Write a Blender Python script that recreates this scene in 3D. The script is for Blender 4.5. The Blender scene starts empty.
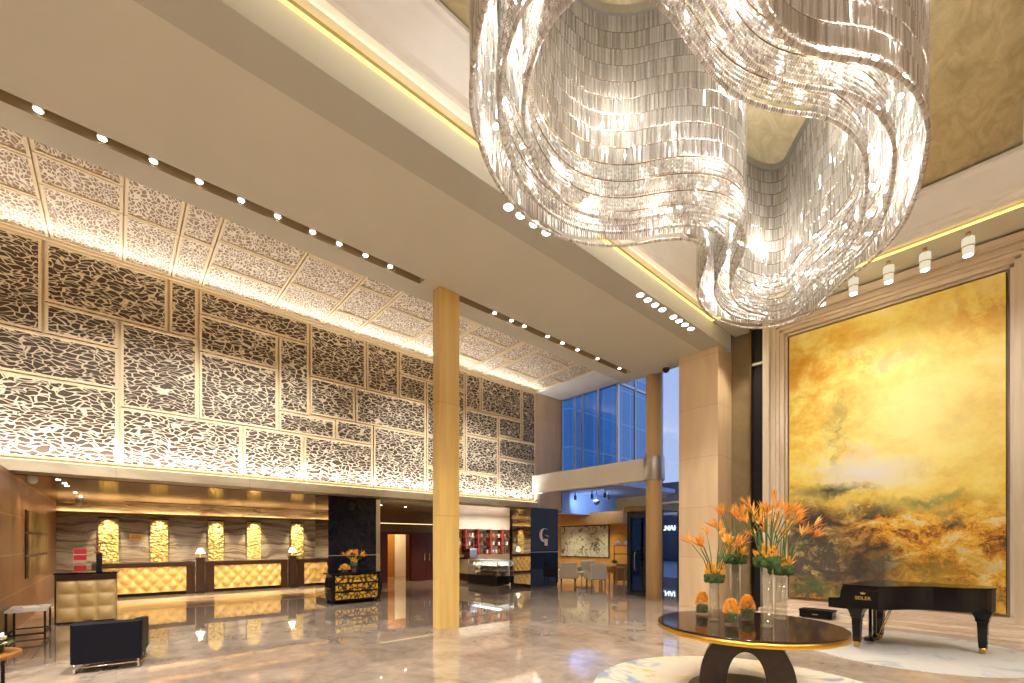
import bpy, math, random
from mathutils import Vector, Matrix
random.seed(7)
PI = math.pi
S = bpy.context.scene
COL = S.collection

# ------------------------------------------------------------------ materials
class NT:
    def __init__(s, name):
        s.m = bpy.data.materials.new(name); s.m.use_nodes = True
        s.t = s.m.node_tree; s.t.nodes.clear()
        s.out = s.t.nodes.new('ShaderNodeOutputMaterial')
    def n(s, typ, **kw):
        nd = s.t.nodes.new('ShaderNode' + typ)
        for k, v in kw.items():
            if k[0] == '_': setattr(nd, k[1:], v)
            else:
                key = int(k[1:]) if k[0] == 'i' and k[1:].isdigit() else k.replace('__', ' ')
                s.inp(nd, key, v)
        return nd
    def inp(s, nd, key, v):
        i = nd.inputs[key]
        if hasattr(v, 'is_output') or isinstance(v, bpy.types.NodeSocket): s.t.links.new(v, i)
        else: i.default_value = v
    def surf(s, sock): s.t.links.new(sock, s.out.inputs['Surface'])
    def math(s, op, a, b=0.0, c=None):
        kw = dict(_operation=op, i0=a, i1=b)
        if c is not None: kw['i2'] = c
        return s.n('Math', **kw).outputs[0]
    def ramp(s, fac, stops, interp='LINEAR'):
        r = s.n('ValToRGB', Fac=fac); cr = r.color_ramp; cr.interpolation = interp
        while len(cr.elements) < len(stops): cr.elements.new(0.5)
        for e, (p, c) in zip(cr.elements, stops):
            e.position = p; e.color = (*c, 1) if len(c) == 3 else c
        return r.outputs['Color']
    def mix(s, fac, a, b, blend='MIX'):
        nd = s.t.nodes.new('ShaderNodeMix'); nd.data_type = 'RGBA'; nd.blend_type = blend
        s.inp(nd, 0, fac); s.inp(nd, 6, a if not isinstance(a, tuple) else rgba(a)); s.inp(nd, 7, b if not isinstance(b, tuple) else rgba(b))
        return nd.outputs[2]
    def bsdf(s, color, rough=.5, metal=0., **kw):
        p = s.n('BsdfPrincipled')
        s.inp(p, 'Base Color', rgba(color) if isinstance(color, tuple) else color)
        s.inp(p, 'Roughness', rough); s.inp(p, 'Metallic', metal)
        for k, v in kw.items(): s.inp(p, k.replace('__', ' '), v)
        s.surf(p.outputs[0]); return p
    def obj(s): return s.n('TexCoord').outputs['Object']
    def mapping(s, vec, scale=(1, 1, 1), rot=(0, 0, 0), loc=(0, 0, 0)):
        return s.n('Mapping', Vector=vec, Scale=scale, Rotation=rot, Location=loc).outputs[0]
    def noise(s, vec, scale, detail=4, rough=.55, dist=0.):
        nd = s.n('TexNoise', Vector=vec, Scale=scale, Detail=detail, Roughness=rough, Distortion=dist)
        return nd.outputs['Fac']
    def bump(s, h, strength=.3, dist=.02):
        return s.n('Bump', Height=h, Strength=strength, Distance=dist).outputs[0]
def rgba(c): return (*c, 1.) if len(c) == 3 else c
def sr(r, g, b):
    f = lambda v: ((v/255+.055)/1.055)**2.4 if v/255 > .04045 else v/255/12.92
    return (f(r), f(g), f(b))

def simple(name, color, rough=.5, metal=0., nscale=8., namt=.08, **kw):
    n = NT(name); v = n.noise(n.obj(), nscale, 3)
    lo = tuple(c*(1-namt) for c in color); hi = tuple(min(1, c*(1+namt)) for c in color)
    n.bsdf(n.ramp(v, [(.3, lo), (.7, hi)]), rough, metal, **kw); return n.m
def emis(name, color, strength):
    n = NT(name); e = n.n('Emission', Color=rgba(color), Strength=strength); n.surf(e.outputs[0]); return n.m

M = {}
M['plaster'] = simple('ceiling_paint', sr(207, 205, 193), .75, nscale=1.2, namt=.02)
M['plaster_grey'] = simple('ceiling_band_paint', sr(185, 184, 175), .75, nscale=1.2, namt=.02)
M['white_paint'] = simple('white_paint', sr(232, 228, 220), .6, nscale=2, namt=.02)
M['dusk_tint'] = simple('dusk_tinted_panel', sr(150, 176, 228), .4, nscale=1.5, namt=.1)  # blue of the dusk light painted into the vestibule's panel colour
M['recess_stone'] = simple('olive_stone_strip', sr(140, 122, 92), .25, nscale=3, namt=.12)
M['mould'] = simple('moulding_paint', sr(238, 235, 230), .6, nscale=2, namt=.02)
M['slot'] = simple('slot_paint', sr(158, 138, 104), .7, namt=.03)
M['black'] = simple('black_satin', (.012, .012, .014), .35, namt=.1, Specular__IOR__Level=.35)
M['matte_black'] = simple('matte_black', (.015, .014, .014), .6, namt=.1)
M['lacquer'] = simple('piano_lacquer', (.005, .005, .006), .06, namt=.1, Specular__IOR__Level=.3)
M['blackglass'] = simple('black_glass', (.005, .007, .013), .04, namt=.1, Specular__IOR__Level=.3)
M['gold'] = simple('polished_gold', sr(214, 168, 66), .28, 1., namt=.06)
M['brass'] = simple('brass', sr(224, 186, 110), .22, 1., namt=.05)
M['chrome'] = simple('chrome', (.75, .75, .76), .12, 1., namt=.03)
M['steel'] = simple('brushed_steel', (.55, .54, .53), .35, 1., namt=.06)
M['bronze'] = simple('bronze', sr(128, 100, 66), .35, 1., namt=.1)
M['mirror'] = simple('grey_mirror', (.55, .53, .5), .03, 1., namt=.01)
M['darkwood'] = simple('dark_brown_wood', sr(52, 30, 20), .3, nscale=14, namt=.25)
M['table_gloss'] = simple('glossy_espresso_wood', sr(40, 24, 17), .08, nscale=10, namt=.25)
M['redwood'] = simple('red_brown_wood', sr(84, 32, 22), .3, nscale=10, namt=.2)
M['oak'] = simple('honey_wood', sr(170, 118, 58), .45, nscale=14, namt=.2)
M['tan_leather'] = simple('tan_leather', sr(206, 176, 118), .42, nscale=20, namt=.05)
M['gold_leather'] = simple('gold_leather', sr(214, 178, 106), .36, nscale=20, namt=.05)
M['navy'] = simple('black_navy_leather', (.005, .005, .009), .5, nscale=30, namt=.15, Specular__IOR__Level=.15)
M['amber_wall'] = simple('amber_cafe_wall', sr(176, 132, 66), .5, nscale=3, namt=.12)
M['shop_wall'] = simple('shop_wall_paint', sr(206, 196, 180), .6, nscale=2, namt=.04)
M['cream_fabric'] = simple('cream_fabric', sr(222, 206, 172), .85, nscale=60, namt=.06)
M['grey_fabric'] = simple('grey_fabric', sr(150, 146, 132), .85, nscale=60, namt=.08)
M['green_fabric'] = simple('moss_green', sr(58, 82, 34), .9, nscale=70, namt=.4)
M['leaf'] = simple('stem_green', sr(82, 110, 52), .55, nscale=20, namt=.25)
M['orange'] = simple('orange_petal', sr(246, 172, 72), .5, nscale=15, namt=.18)
M['yellow_petal'] = simple('amber_petal', sr(244, 178, 58), .5, nscale=15, namt=.15)
M['red_petal'] = simple('red_orange_petal', sr(222, 112, 50), .5, nscale=15, namt=.2)
M['white_petal'] = simple('white_petal', sr(244, 238, 220), .6, nscale=15, namt=.05)
M['shade'] = emis('lit_lamp_shade', (1, .95, .88), 2.2)
M['lens'] = emis('lit_downlight_lens', (1, .95, .86), 14.)
M['lens_dim'] = emis('lit_small_lens', (1, .93, .8), 6.)
M['led_gold'] = emis('led_strip_gold', (1, .66, .12), 2.2)
M['led_cove'] = emis('led_strip_amber', (1, .7, .3), 22.)
M['led_door'] = emis('led_strip_honey', (1, .74, .36), 1.1)
M['led_warm'] = emis('led_strip_warm', (1, .78, .42), 3.)
M['pendantglow'] = emis('lit_cylinder_glass', (1, .88, .64), .5)
M['red_post'] = simple('red_lacquer_post', sr(150, 52, 40), .4, namt=.05)
M['red'] = simple('red_board', sr(196, 40, 52), .5, namt=.04)
M['paperwhite'] = simple('white_board', sr(240, 236, 230), .6, namt=.02)
M['ceramic'] = simple('white_ceramic', sr(240, 238, 232), .25, namt=.02)
M['twig'] = simple('brown_twig', sr(120, 70, 40), .7, namt=.2)
M['sign_white'] = emis('backlit_sign_letters', (.85, .95, 1), 2.2)
M['gold_letters'] = simple('gold_inlay', sr(236, 200, 120), .3, .8, namt=.03)
M['pink_gold'] = simple('rose_gold', sr(232, 186, 160), .3, .6, namt=.05)

def mat_glass(name, tint, alpha=.15, rough=.02):
    n = NT(name)
    g = n.n('BsdfGlossy', Color=(1, 1, 1, 1), Roughness=rough)
    t = n.n('BsdfTransparent', Color=rgba(tint))
    fc = n.n('LayerWeight', Blend=.5).outputs['Facing']
    f = n.math('ADD', n.math('MULTIPLY', n.math('POWER', fc, 3.), .6), alpha*.3)
    mx = n.n('MixShader', i0=f, i1=t.outputs[0], i2=g.outputs[0]); n.surf(mx.outputs[0]); return n.m
M['glass'] = mat_glass('clear_glass', (.96, .975, .97), .4)
M['bluepane'] = mat_glass('blue_tinted_pane', (.5, .72, .9))
M['clearpane'] = mat_glass('facade_pane', (.9, .95, 1.))
M['darkpane'] = mat_glass('dark_door_pane', (.34, .44, .56))

def mat_floor():
    n = NT('polished_marble_floor'); o = n.obj()
    w = n.noise(o, .5, 6, .6, 1.2)
    v1 = n.noise(n.mapping(o, (.8, 1.1, 1), (0, 0, .5)), 1.1, 10, .7, .7)
    v2 = n.noise(n.mapping(o, (1, .75, 1), (0, 0, -.6)), 3., 9, .72, .4)
    c = n.ramp(v1, [(.28, sr(116, 98, 84)), (.45, sr(160, 141, 122)), (.58, sr(186, 168, 148)), (.75, sr(208, 194, 174))])
    c2 = n.ramp(v2, [(.3, sr(128, 110, 96)), (.6, sr(190, 172, 154))])
    c = n.mix(.4, c, c2)
    br = n.t.nodes.new('ShaderNodeTexBrick'); n.inp(br, 'Vector', o); br.offset = 0.
    n.inp(br, 'Scale', 1.); n.inp(br, 'Brick Width', .8); n.inp(br, 'Row Height', .8); n.inp(br, 'Mortar Size', .002)
    n.inp(br, 'Color1', (1, 1, 1, 1)); n.inp(br, 'Color2', (.93, .925, .92, 1)); n.inp(br, 'Mortar', (.8, .76, .72, 1))
    c = n.mix(1., c, br.outputs['Color'], 'MULTIPLY')
    n.bsdf(c, n.math('ADD', n.math('MULTIPLY', w, .03), .02), 0., Specular__IOR__Level=.8, Coat__Weight=.4, Coat__Roughness=.02); return n.m
M['floor'] = mat_floor()

def mat_stone(name, base, dark, rough=.5, joints=None, axes='XZ', scale=2.5, grain=(1, 1, .15)):
    n = NT(name); o = n.obj()
    v = n.noise(n.mapping(o, grain), scale, 7, .6, .5)
    c = n.ramp(v, [(.3, dark), (.65, base)])
    if joints:
        sep = n.n('SeparateXYZ', Vector=o)
        comb = n.n('CombineXYZ', X=sep.outputs[axes[0]], Y=sep.outputs[axes[1]])
        br = n.t.nodes.new('ShaderNodeTexBrick'); br.offset = joints[2] if len(joints) > 2 else 0.
        n.inp(br, 'Vector', comb.outputs[0]); n.inp(br, 'Scale', 1.); n.inp(br, 'Brick Width', joints[0]); n.inp(br, 'Row Height', joints[1])
        n.inp(br, 'Mortar Size', .006); n.inp(br, 'Color1', (1, 1, 1, 1)); n.inp(br, 'Color2', (.95, .945, .93, 1)); n.inp(br, 'Mortar', (.72, .66, .58, 1))
        c = n.mix(1., c, br.outputs['Color'], 'MULTIPLY')
    n.bsdf(c, rough); return n.m
M['stone'] = mat_stone('honey_limestone', sr(230, 204, 166), sr(212, 182, 144), .55, (3.2, 1.32))
M['column'] = mat_stone('golden_travertine', sr(228, 196, 122), sr(208, 172, 98), .4, (3., 2.24, 0), 'YZ', 3., (2, 2, .12))
M['column2'] = mat_stone('pale_travertine', sr(226, 194, 138), sr(208, 172, 118), .45, None, 'XZ', 3., (2, 2, .12))
M['frame_stone'] = mat_stone('fluted_travertine', sr(228, 214, 192), sr(206, 188, 162), .5, None, 'XZ', 4., (1.2, 1.2, .15))
M['frame_stone_h'] = mat_stone('banded_travertine', sr(226, 212, 190), sr(202, 182, 156), .5, None, 'XZ', 4., (.15, 1.2, 1.2))
M['step_stone'] = mat_stone('plinth_marble', sr(226, 208, 186), sr(198, 174, 150), .25, None, 'XZ', 5., (.12, .6, 2.))
M['fascia'] = mat_stone('fascia_travertine', sr(192, 178, 150), sr(168, 150, 122), .5, (2.4, 3., 0), 'YZ', 5., (1, .3, 1))
M['pale_band'] = mat_stone('pale_floor_band', sr(216, 188, 152), sr(184, 150, 116), .12, None, 'XY', 2., (1, .2, 1))

def mat_lattice(name, line, cell, sx, sz, thr=.085):
    # leaf shaped openings between branching ribs
    n = NT(name); o = n.obj()
    rnd = n.n('ObjectInfo').outputs['Random']
    off = n.n('CombineXYZ', X=n.math('MULTIPLY', rnd, 57.), Y=n.math('MULTIPLY', rnd, 91.), Z=n.math('MULTIPLY', rnd, 33.)).outputs[0]
    v = n.n('VectorMath', _operation='ADD', i0=o, i1=off).outputs[0]
    nz = n.n('TexNoise', Vector=v, Scale=2.6, Detail=1.)
    d = n.n('VectorMath', _operation='SUBTRACT', i0=nz.outputs['Color'], i1=(.5, .5, .5)).outputs[0]
    d = n.n('VectorMath', _operation='SCALE', i0=d); d.inputs['Scale'].default_value = .26
    v = n.n('VectorMath', _operation='ADD', i0=v, i1=d.outputs[0]).outputs[0]
    ang = n.math('ADD', n.math('MULTIPLY', rnd, 1.2), -.6)
    def cells(rot, s1, s2):
        mp = n.n('Mapping', Vector=v, Rotation=rot, Scale=(s1, s1, s2) if sz == 'Z' else (s1, s2, s1))
        vo = n.n('TexVoronoi', Vector=mp.outputs[0], Scale=1., _feature='DISTANCE_TO_EDGE', _voronoi_dimensions='3D')
        return vo.outputs['Distance']
    a1 = cells((.35, 0, 0) if sz == 'Z' else (0, 0, .35), sx[0], sx[1])
    a2 = cells((-.5, 0, 0) if sz == 'Z' else (0, 0, -.5), sx[0], sx[1])
    sel = n.noise(v, 2.2, 1)
    s = n.math('GREATER_THAN', sel, .5)
    dist = n.mix(s, a1, a2)
    f = n.n('MapRange', Value=dist, i1=thr*.8, i2=thr*1.25, i3=1., i4=0.).outputs[0]
    c = n.mix(f, cell, line)
    n.bsdf(c, .6, 0., Normal=n.bump(f, 1., .03)); return n.m
M['lattice'] = mat_lattice('leaf_lattice_wall', sr(232, 218, 190), sr(76, 58, 42), (5.8, 14.5), 'Z', .072)
M['lattice_c'] = mat_lattice('leaf_lattice_ceiling', sr(236, 224, 202), sr(158, 128, 96), (9.5, 20.), 'Y', .12)
M['lattice_frame'] = simple('lattice_frame_paint', sr(226, 206, 168), .55, namt=.03)

def mat_zebra():
    n = NT('banded_reception_marble'); o = n.obj()
    w = n.noise(n.mapping(o, (.3, .35, .6)), 1.6, 4, .5)
    sep = n.n('SeparateXYZ', Vector=o)
    zz = n.math('ADD', sep.outputs['Z'], n.math('MULTIPLY', w, .9))
    cv = n.n('CombineXYZ', Z=zz, Y=n.math('MULTIPLY', sep.outputs['Y'], .05)).outputs[0]
    v = n.noise(cv, 5., 6, .65)
    c = n.ramp(v, [(.3, sr(74, 60, 54)), (.43, sr(128, 108, 92)), (.55, sr(182, 166, 146)), (.68, sr(132, 104, 84)), (.8, sr(206, 192, 172))])
    n.bsdf(c, .2); return n.m
M['zebra'] = mat_zebra()
def mat_relief():
    n = NT('gold_relief_shells'); o = n.obj()
    vo = n.n('TexVoronoi', Vector=n.mapping(o, (1, 1, 1.7)), Scale=9., _feature='F1')
    d = vo.outputs['Distance']
    n.bsdf(n.ramp(d, [(.0, sr(244, 226, 160)), (.6, sr(196, 164, 92))]), .4, .4, Normal=n.bump(n.math('SUBTRACT', 1., d), 1., .08)); return n.m
M['relief'] = mat_relief()
def mat_panelwall():
    n = NT('copper_wall_panels'); o = n.obj()
    sep = n.n('SeparateXYZ', Vector=o)
    cv = n.n('CombineXYZ', X=sep.outputs['X'], Y=sep.outputs['Z']).outputs[0]
    br = n.t.nodes.new('ShaderNodeTexBrick'); br.offset = 0.
    n.inp(br, 'Vector', cv); n.inp(br, 'Scale', 1.); n.inp(br, 'Brick Width', 1.1); n.inp(br, 'Row Height', .74)
    n.inp(br, 'Mortar Size', .012); n.inp(br, 'Color1', rgba(sr(168, 124, 88))); n.inp(br, 'Color2', rgba(sr(150, 108, 76))); n.inp(br, 'Mortar', rgba(sr(214, 178, 140)))
    v = n.noise(n.mapping(o, (6, 1, .2)), 2., 4)
    c = n.mix(.35, br.outputs['Color'], n.ramp(v, [(.3, sr(120, 84, 60)), (.7, sr(190, 144, 106))]))
    n.bsdf(c, .35, .35); return n.m
M['panelwall'] = mat_panelwall()
M['copper_ceiling'] = simple('copper_lacquer_ceiling', sr(182, 144, 104), .12, .7, nscale=1.5, namt=.06)
def mat_goldleaf():
    n = NT('gold_leaf_ceiling'); o = n.obj()
    v = n.noise(n.mapping(o, (1.6, .7, 1), (0, 0, .5)), 3., 7, .65, 1.2)
    n.bsdf(n.ramp(v, [(.3, sr(158, 144, 108)), (.5, sr(180, 166, 130)), (.72, sr(200, 188, 152))]), .45, .1); return n.m
M['goldleaf'] = mat_goldleaf()

def mat_painting(x0, z0, w, h):
    n = NT('abstract_canvas'); o = n.obj()
    sep = n.n('SeparateXYZ', Vector=o)
    u = n.math('DIVIDE', sep.outputs['X'], w); v = n.math('DIVIDE', sep.outputs['Z'], h)
    uv = n.n('CombineXYZ', X=n.math('MULTIPLY', u, .58), Y=v).outputs[0]
    wn = n.n('TexNoise', Vector=uv, Scale=4.5, Detail=7., Roughness=.65)
    wd = n.n('VectorMath', _operation='SUBTRACT', i0=wn.outputs['Color'], i1=(.5, .5, .5)).outputs[0]
    sc = n.n('VectorMath', _operation='SCALE', i0=wd); sc.inputs['Scale'].default_value = .2
    wuv = n.n('VectorMath', _operation='ADD', i0=uv, i1=sc.outputs[0]).outputs[0]
    def blob(cx, cy, rx, ry, hard=.5, rot=0.):
        # rotation about the blob centre
        mp = n.n('Mapping', Vector=n.n('VectorMath', _operation='SUBTRACT', i0=wuv, i1=(cx*.58, cy, 0)).outputs[0], Rotation=(0, 0, rot), Scale=(1/(rx*.58), 1/ry, 1)).outputs[0]
        ln = n.n('VectorMath', _operation='LENGTH', i0=mp).outputs['Value']
        return n.n('MapRange', Value=ln, i1=1., i2=hard, i3=0., i4=1.).outputs[0]
    f1 = n.noise(n.mapping(uv, (1, 1.3, 1), (0, 0, .6)), 6., 12, .72, .25)
    f2 = n.noise(n.mapping(wuv, (1.1, 1.9, 1), (0, 0, .5)), 8.5, 14, .76, .15)
    f3 = n.noise(n.mapping(wuv, (2., 1., 1), (0, 0, .4)), 10., 12, .75, .2)
    f1, f2, f3 = (n.math('ADD', n.math('MULTIPLY', f, k), .5-.5*k) for f, k in ((f1, 1.5), (f2, 1.7), (f3, 1.8)))
    base = n.ramp(f1, [(.2, sr(206, 152, 40)), (.38, sr(234, 192, 66)), (.55, sr(244, 220, 106)), (.78, sr(248, 234, 158))])
    def lay(c, col, fac): return n.mix(fac, c, col)
    mul = lambda a, b: n.math('MULTIPLY', a, b)
    gt = lambda x, a, b: n.n('MapRange', Value=x, i1=a, i2=b, i3=0., i4=1.).outputs[0]
    c = base
    c = lay(c, sr(248, 236, 160), mul(blob(.66, .64, .55, .36, .0), .85))
    c = lay(c, sr(218, 150, 34), mul(mul(blob(.12, .82, .42, .3, .0), gt(f1, .62, .35)), .9))
    c = lay(c, sr(206, 120, 30), mul(mul(blob(.9, .93, .26, .1, .0, .5), gt(f3, .4, .6)), .7))
    c = lay(c, sr(206, 140, 32), mul(mul(blob(.45, .84, .5, .07, .0, -.2), gt(f3, .42, .6)), .6))
    c = lay(c, sr(238, 216, 160), mul(blob(.55, .83, .16, .05, .0), .7))
    c = lay(c, sr(150, 140, 84), mul(mul(blob(.26, .62, .07, .22, .0, -.3), gt(f3, .45, .62)), .8))
    c = lay(c, sr(232, 228, 218), mul(blob(.42, .46, .34, .08, .1, .35), .95))
    c = lay(c, sr(232, 226, 214), mul(mul(blob(.3, .5, .34, .1, .0, .3), gt(f2, .48, .62)), .8))
    # lower third: amber, brown and charcoal sweeps
    low = gt(n.math('ADD', n.n('SeparateXYZ', Vector=wuv).outputs['Y'], n.math('MULTIPLY', u, .06)), .41, .31)
    lowc = n.ramp(f2, [(.28, sr(44, 42, 38)), (.38, sr(104, 72, 36)), (.45, sr(196, 122, 36)), (.52, sr(226, 170, 50)), (.6, sr(236, 202, 92)), (.68, sr(230, 222, 196)), (.8, sr(120, 116, 100))])
    c = lay(c, lowc, low)
    c = lay(c, sr(52, 50, 46), mul(mul(blob(.22, .4, .28, .03, .1, .25), gt(f2, .36, .48)), .95))
    c = lay(c, sr(64, 60, 54), mul(mul(blob(.34, .31, .3, .05, .1, -.5), gt(f3, .44, .58)), .75))
    c = lay(c, sr(92, 122, 70), mul(mul(blob(.72, .345, .36, .03, .1, -.12), gt(f2, .4, .52)), .75))
    c = lay(c, sr(70, 70, 68), mul(mul(blob(.1, .16, .4, .19, .35), gt(f2, .74, .52)), .95))
    c = lay(c, sr(50, 50, 48), mul(mul(blob(.42, .12, .28, .11, .3), gt(f1, .66, .5)), .9))
    c = lay(c, sr(44, 44, 44), mul(mul(blob(.1, .28, .26, .12, .3), gt(f3, .64, .5)), .85))
    c = lay(c, sr(62, 92, 54), mul(mul(blob(.1, .03, .36, .06, .3), gt(f1, .35, .5)), .9))
    c = lay(c, sr(176, 146, 48), mul(mul(blob(.82, .09, .3, .13, .2), gt(f1, .35, .55)), .85))
    c = lay(c, sr(116, 112, 60), mul(mul(blob(.66, .05, .22, .06, .2), gt(f3, .4, .55)), .8))
    n.bsdf(c, .6, Normal=n.bump(f2, .1, .01)); return n.m

def mat_crystal():
    n = NT('cut_crystal')
    g = n.n('BsdfGlossy', Color=(1, .98, .95, 1), Roughness=.12)
    rnd = n.n('NewGeometry').outputs['Random Per Island']
    cc = n.ramp(rnd, [(0., (.5, .45, .38)), (.5, (.78, .73, .66)), (1., (.97, .94, .9))])
    t = n.n('BsdfTranslucent', Color=cc)
    d = n.n('BsdfDiffuse', Color=cc)
    m1 = n.n('MixShader', i0=.3, i1=t.outputs[0], i2=d.outputs[0])
    m2 = n.n('MixShader', i0=.22, i1=m1.outputs[0], i2=g.outputs[0])
    n.surf(m2.outputs[0]); return n.m
M['crystal'] = mat_crystal()
M['bulb'] = emis('lit_bulb', (1, .94, .85), 600.)

def mat_rug(name, a, b, c):
    n = NT(name); o = n.obj()
    v = n.noise(n.mapping(o, (1, 1, 1)), .9, 4, .6, 1.5)
    f = n.noise(o, 60, 2)
    col = n.ramp(v, [(.36, b), (.45, a), (.56, a), (.63, c), (.7, a)])
    n.bsdf(col, .95, Normal=n.bump(f, .3, .01)); return n.m
M['rug1'] = mat_rug('swirl_carpet', sr(206, 190, 164), sr(132, 140, 154), sr(206, 160, 84))
M['rug2'] = mat_rug('pale_carpet', sr(188, 184, 176), sr(160, 160, 160), sr(198, 188, 170))
def mat_credenza():
    n = NT('gold_scroll_inlay'); o = n.obj()
    sep = n.n('SeparateXYZ', Vector=o)
    ay = n.math('ABSOLUTE', n.math('PINGPONG', n.math('ADD', sep.outputs['Y'], .0), .62))
    cv = n.n('CombineXYZ', Y=ay, Z=sep.outputs['Z']).outputs[0]
    vo = n.n('TexVoronoi', Vector=n.mapping(cv, (1, 8., 8.)), Scale=1., _feature='DISTANCE_TO_EDGE')
    nz = n.noise(cv, 11., 3, .6, 2.)
    f = n.math('GREATER_THAN', n.math('ADD', vo.outputs['Distance'], n.math('MULTIPLY', nz, .9)), .58)
    col = n.mix(f, (.008, .008, .008), sr(226, 178, 56))
    n.bsdf(col, .28, n.math('MULTIPLY', f, .5)); return n.m
M['scroll'] = mat_credenza()
def mat_facade():
    n = NT('blue_glass_tower'); o = n.obj()
    sep = n.n('SeparateXYZ', Vector=o)
    cv = n.n('CombineXYZ', X=n.math('ADD', sep.outputs['X'], sep.outputs['Y']), Y=sep.outputs['Z']).outputs[0]
    br = n.t.nodes.new('ShaderNodeTexBrick'); br.offset = 0.
    n.inp(br, 'Vector', cv); n.inp(br, 'Scale', 1.); n.inp(br, 'Brick Width', 1.5); n.inp(br, 'Row Height', 3.4); n.inp(br, 'Mortar Size', .06)
    n.inp(br, 'Color1', (.09, .3, .56, 1)); n.inp(br, 'Color2', (.17, .45, .75, 1)); n.inp(br, 'Mortar', (.5, .7, .88, 1))
    n.bsdf(br.outputs['Color'], .12, 0., Specular__IOR__Level=1.); return n.m
M['facade'] = mat_facade()
M['street'] = simple('wet_street', sr(120, 130, 150), .4, namt=.1)
M['shopfront'] = simple('dark_shopfront', sr(24, 40, 72), .2, namt=.2)
M['artprint'] = None
def mat_art():
    n = NT('pale_blossom_print'); o = n.obj()
    v = n.noise(o, 3., 6, .65, 1.)
    n.bsdf(n.ramp(v, [(.32, sr(40, 36, 34)), (.42, sr(110, 112, 100)), (.5, sr(190, 192, 182)), (.6, sr(140, 156, 152)), (.7, sr(200, 186, 140))]), .5); return n.m
M['artprint'] = mat_art()
def mat_bronze_art():
    n = NT('hammered_bronze_art'); o = n.obj()
    v = n.noise(n.mapping(o, (7, 1, .7)), 1.6, 5, .6)
    n.bsdf(n.ramp(v, [(.3, sr(70, 52, 30)), (.5, sr(150, 120, 72)), (.7, sr(214, 190, 130))]), .3, .7); return n.m
M['bronze_art'] = mat_bronze_art()

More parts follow.
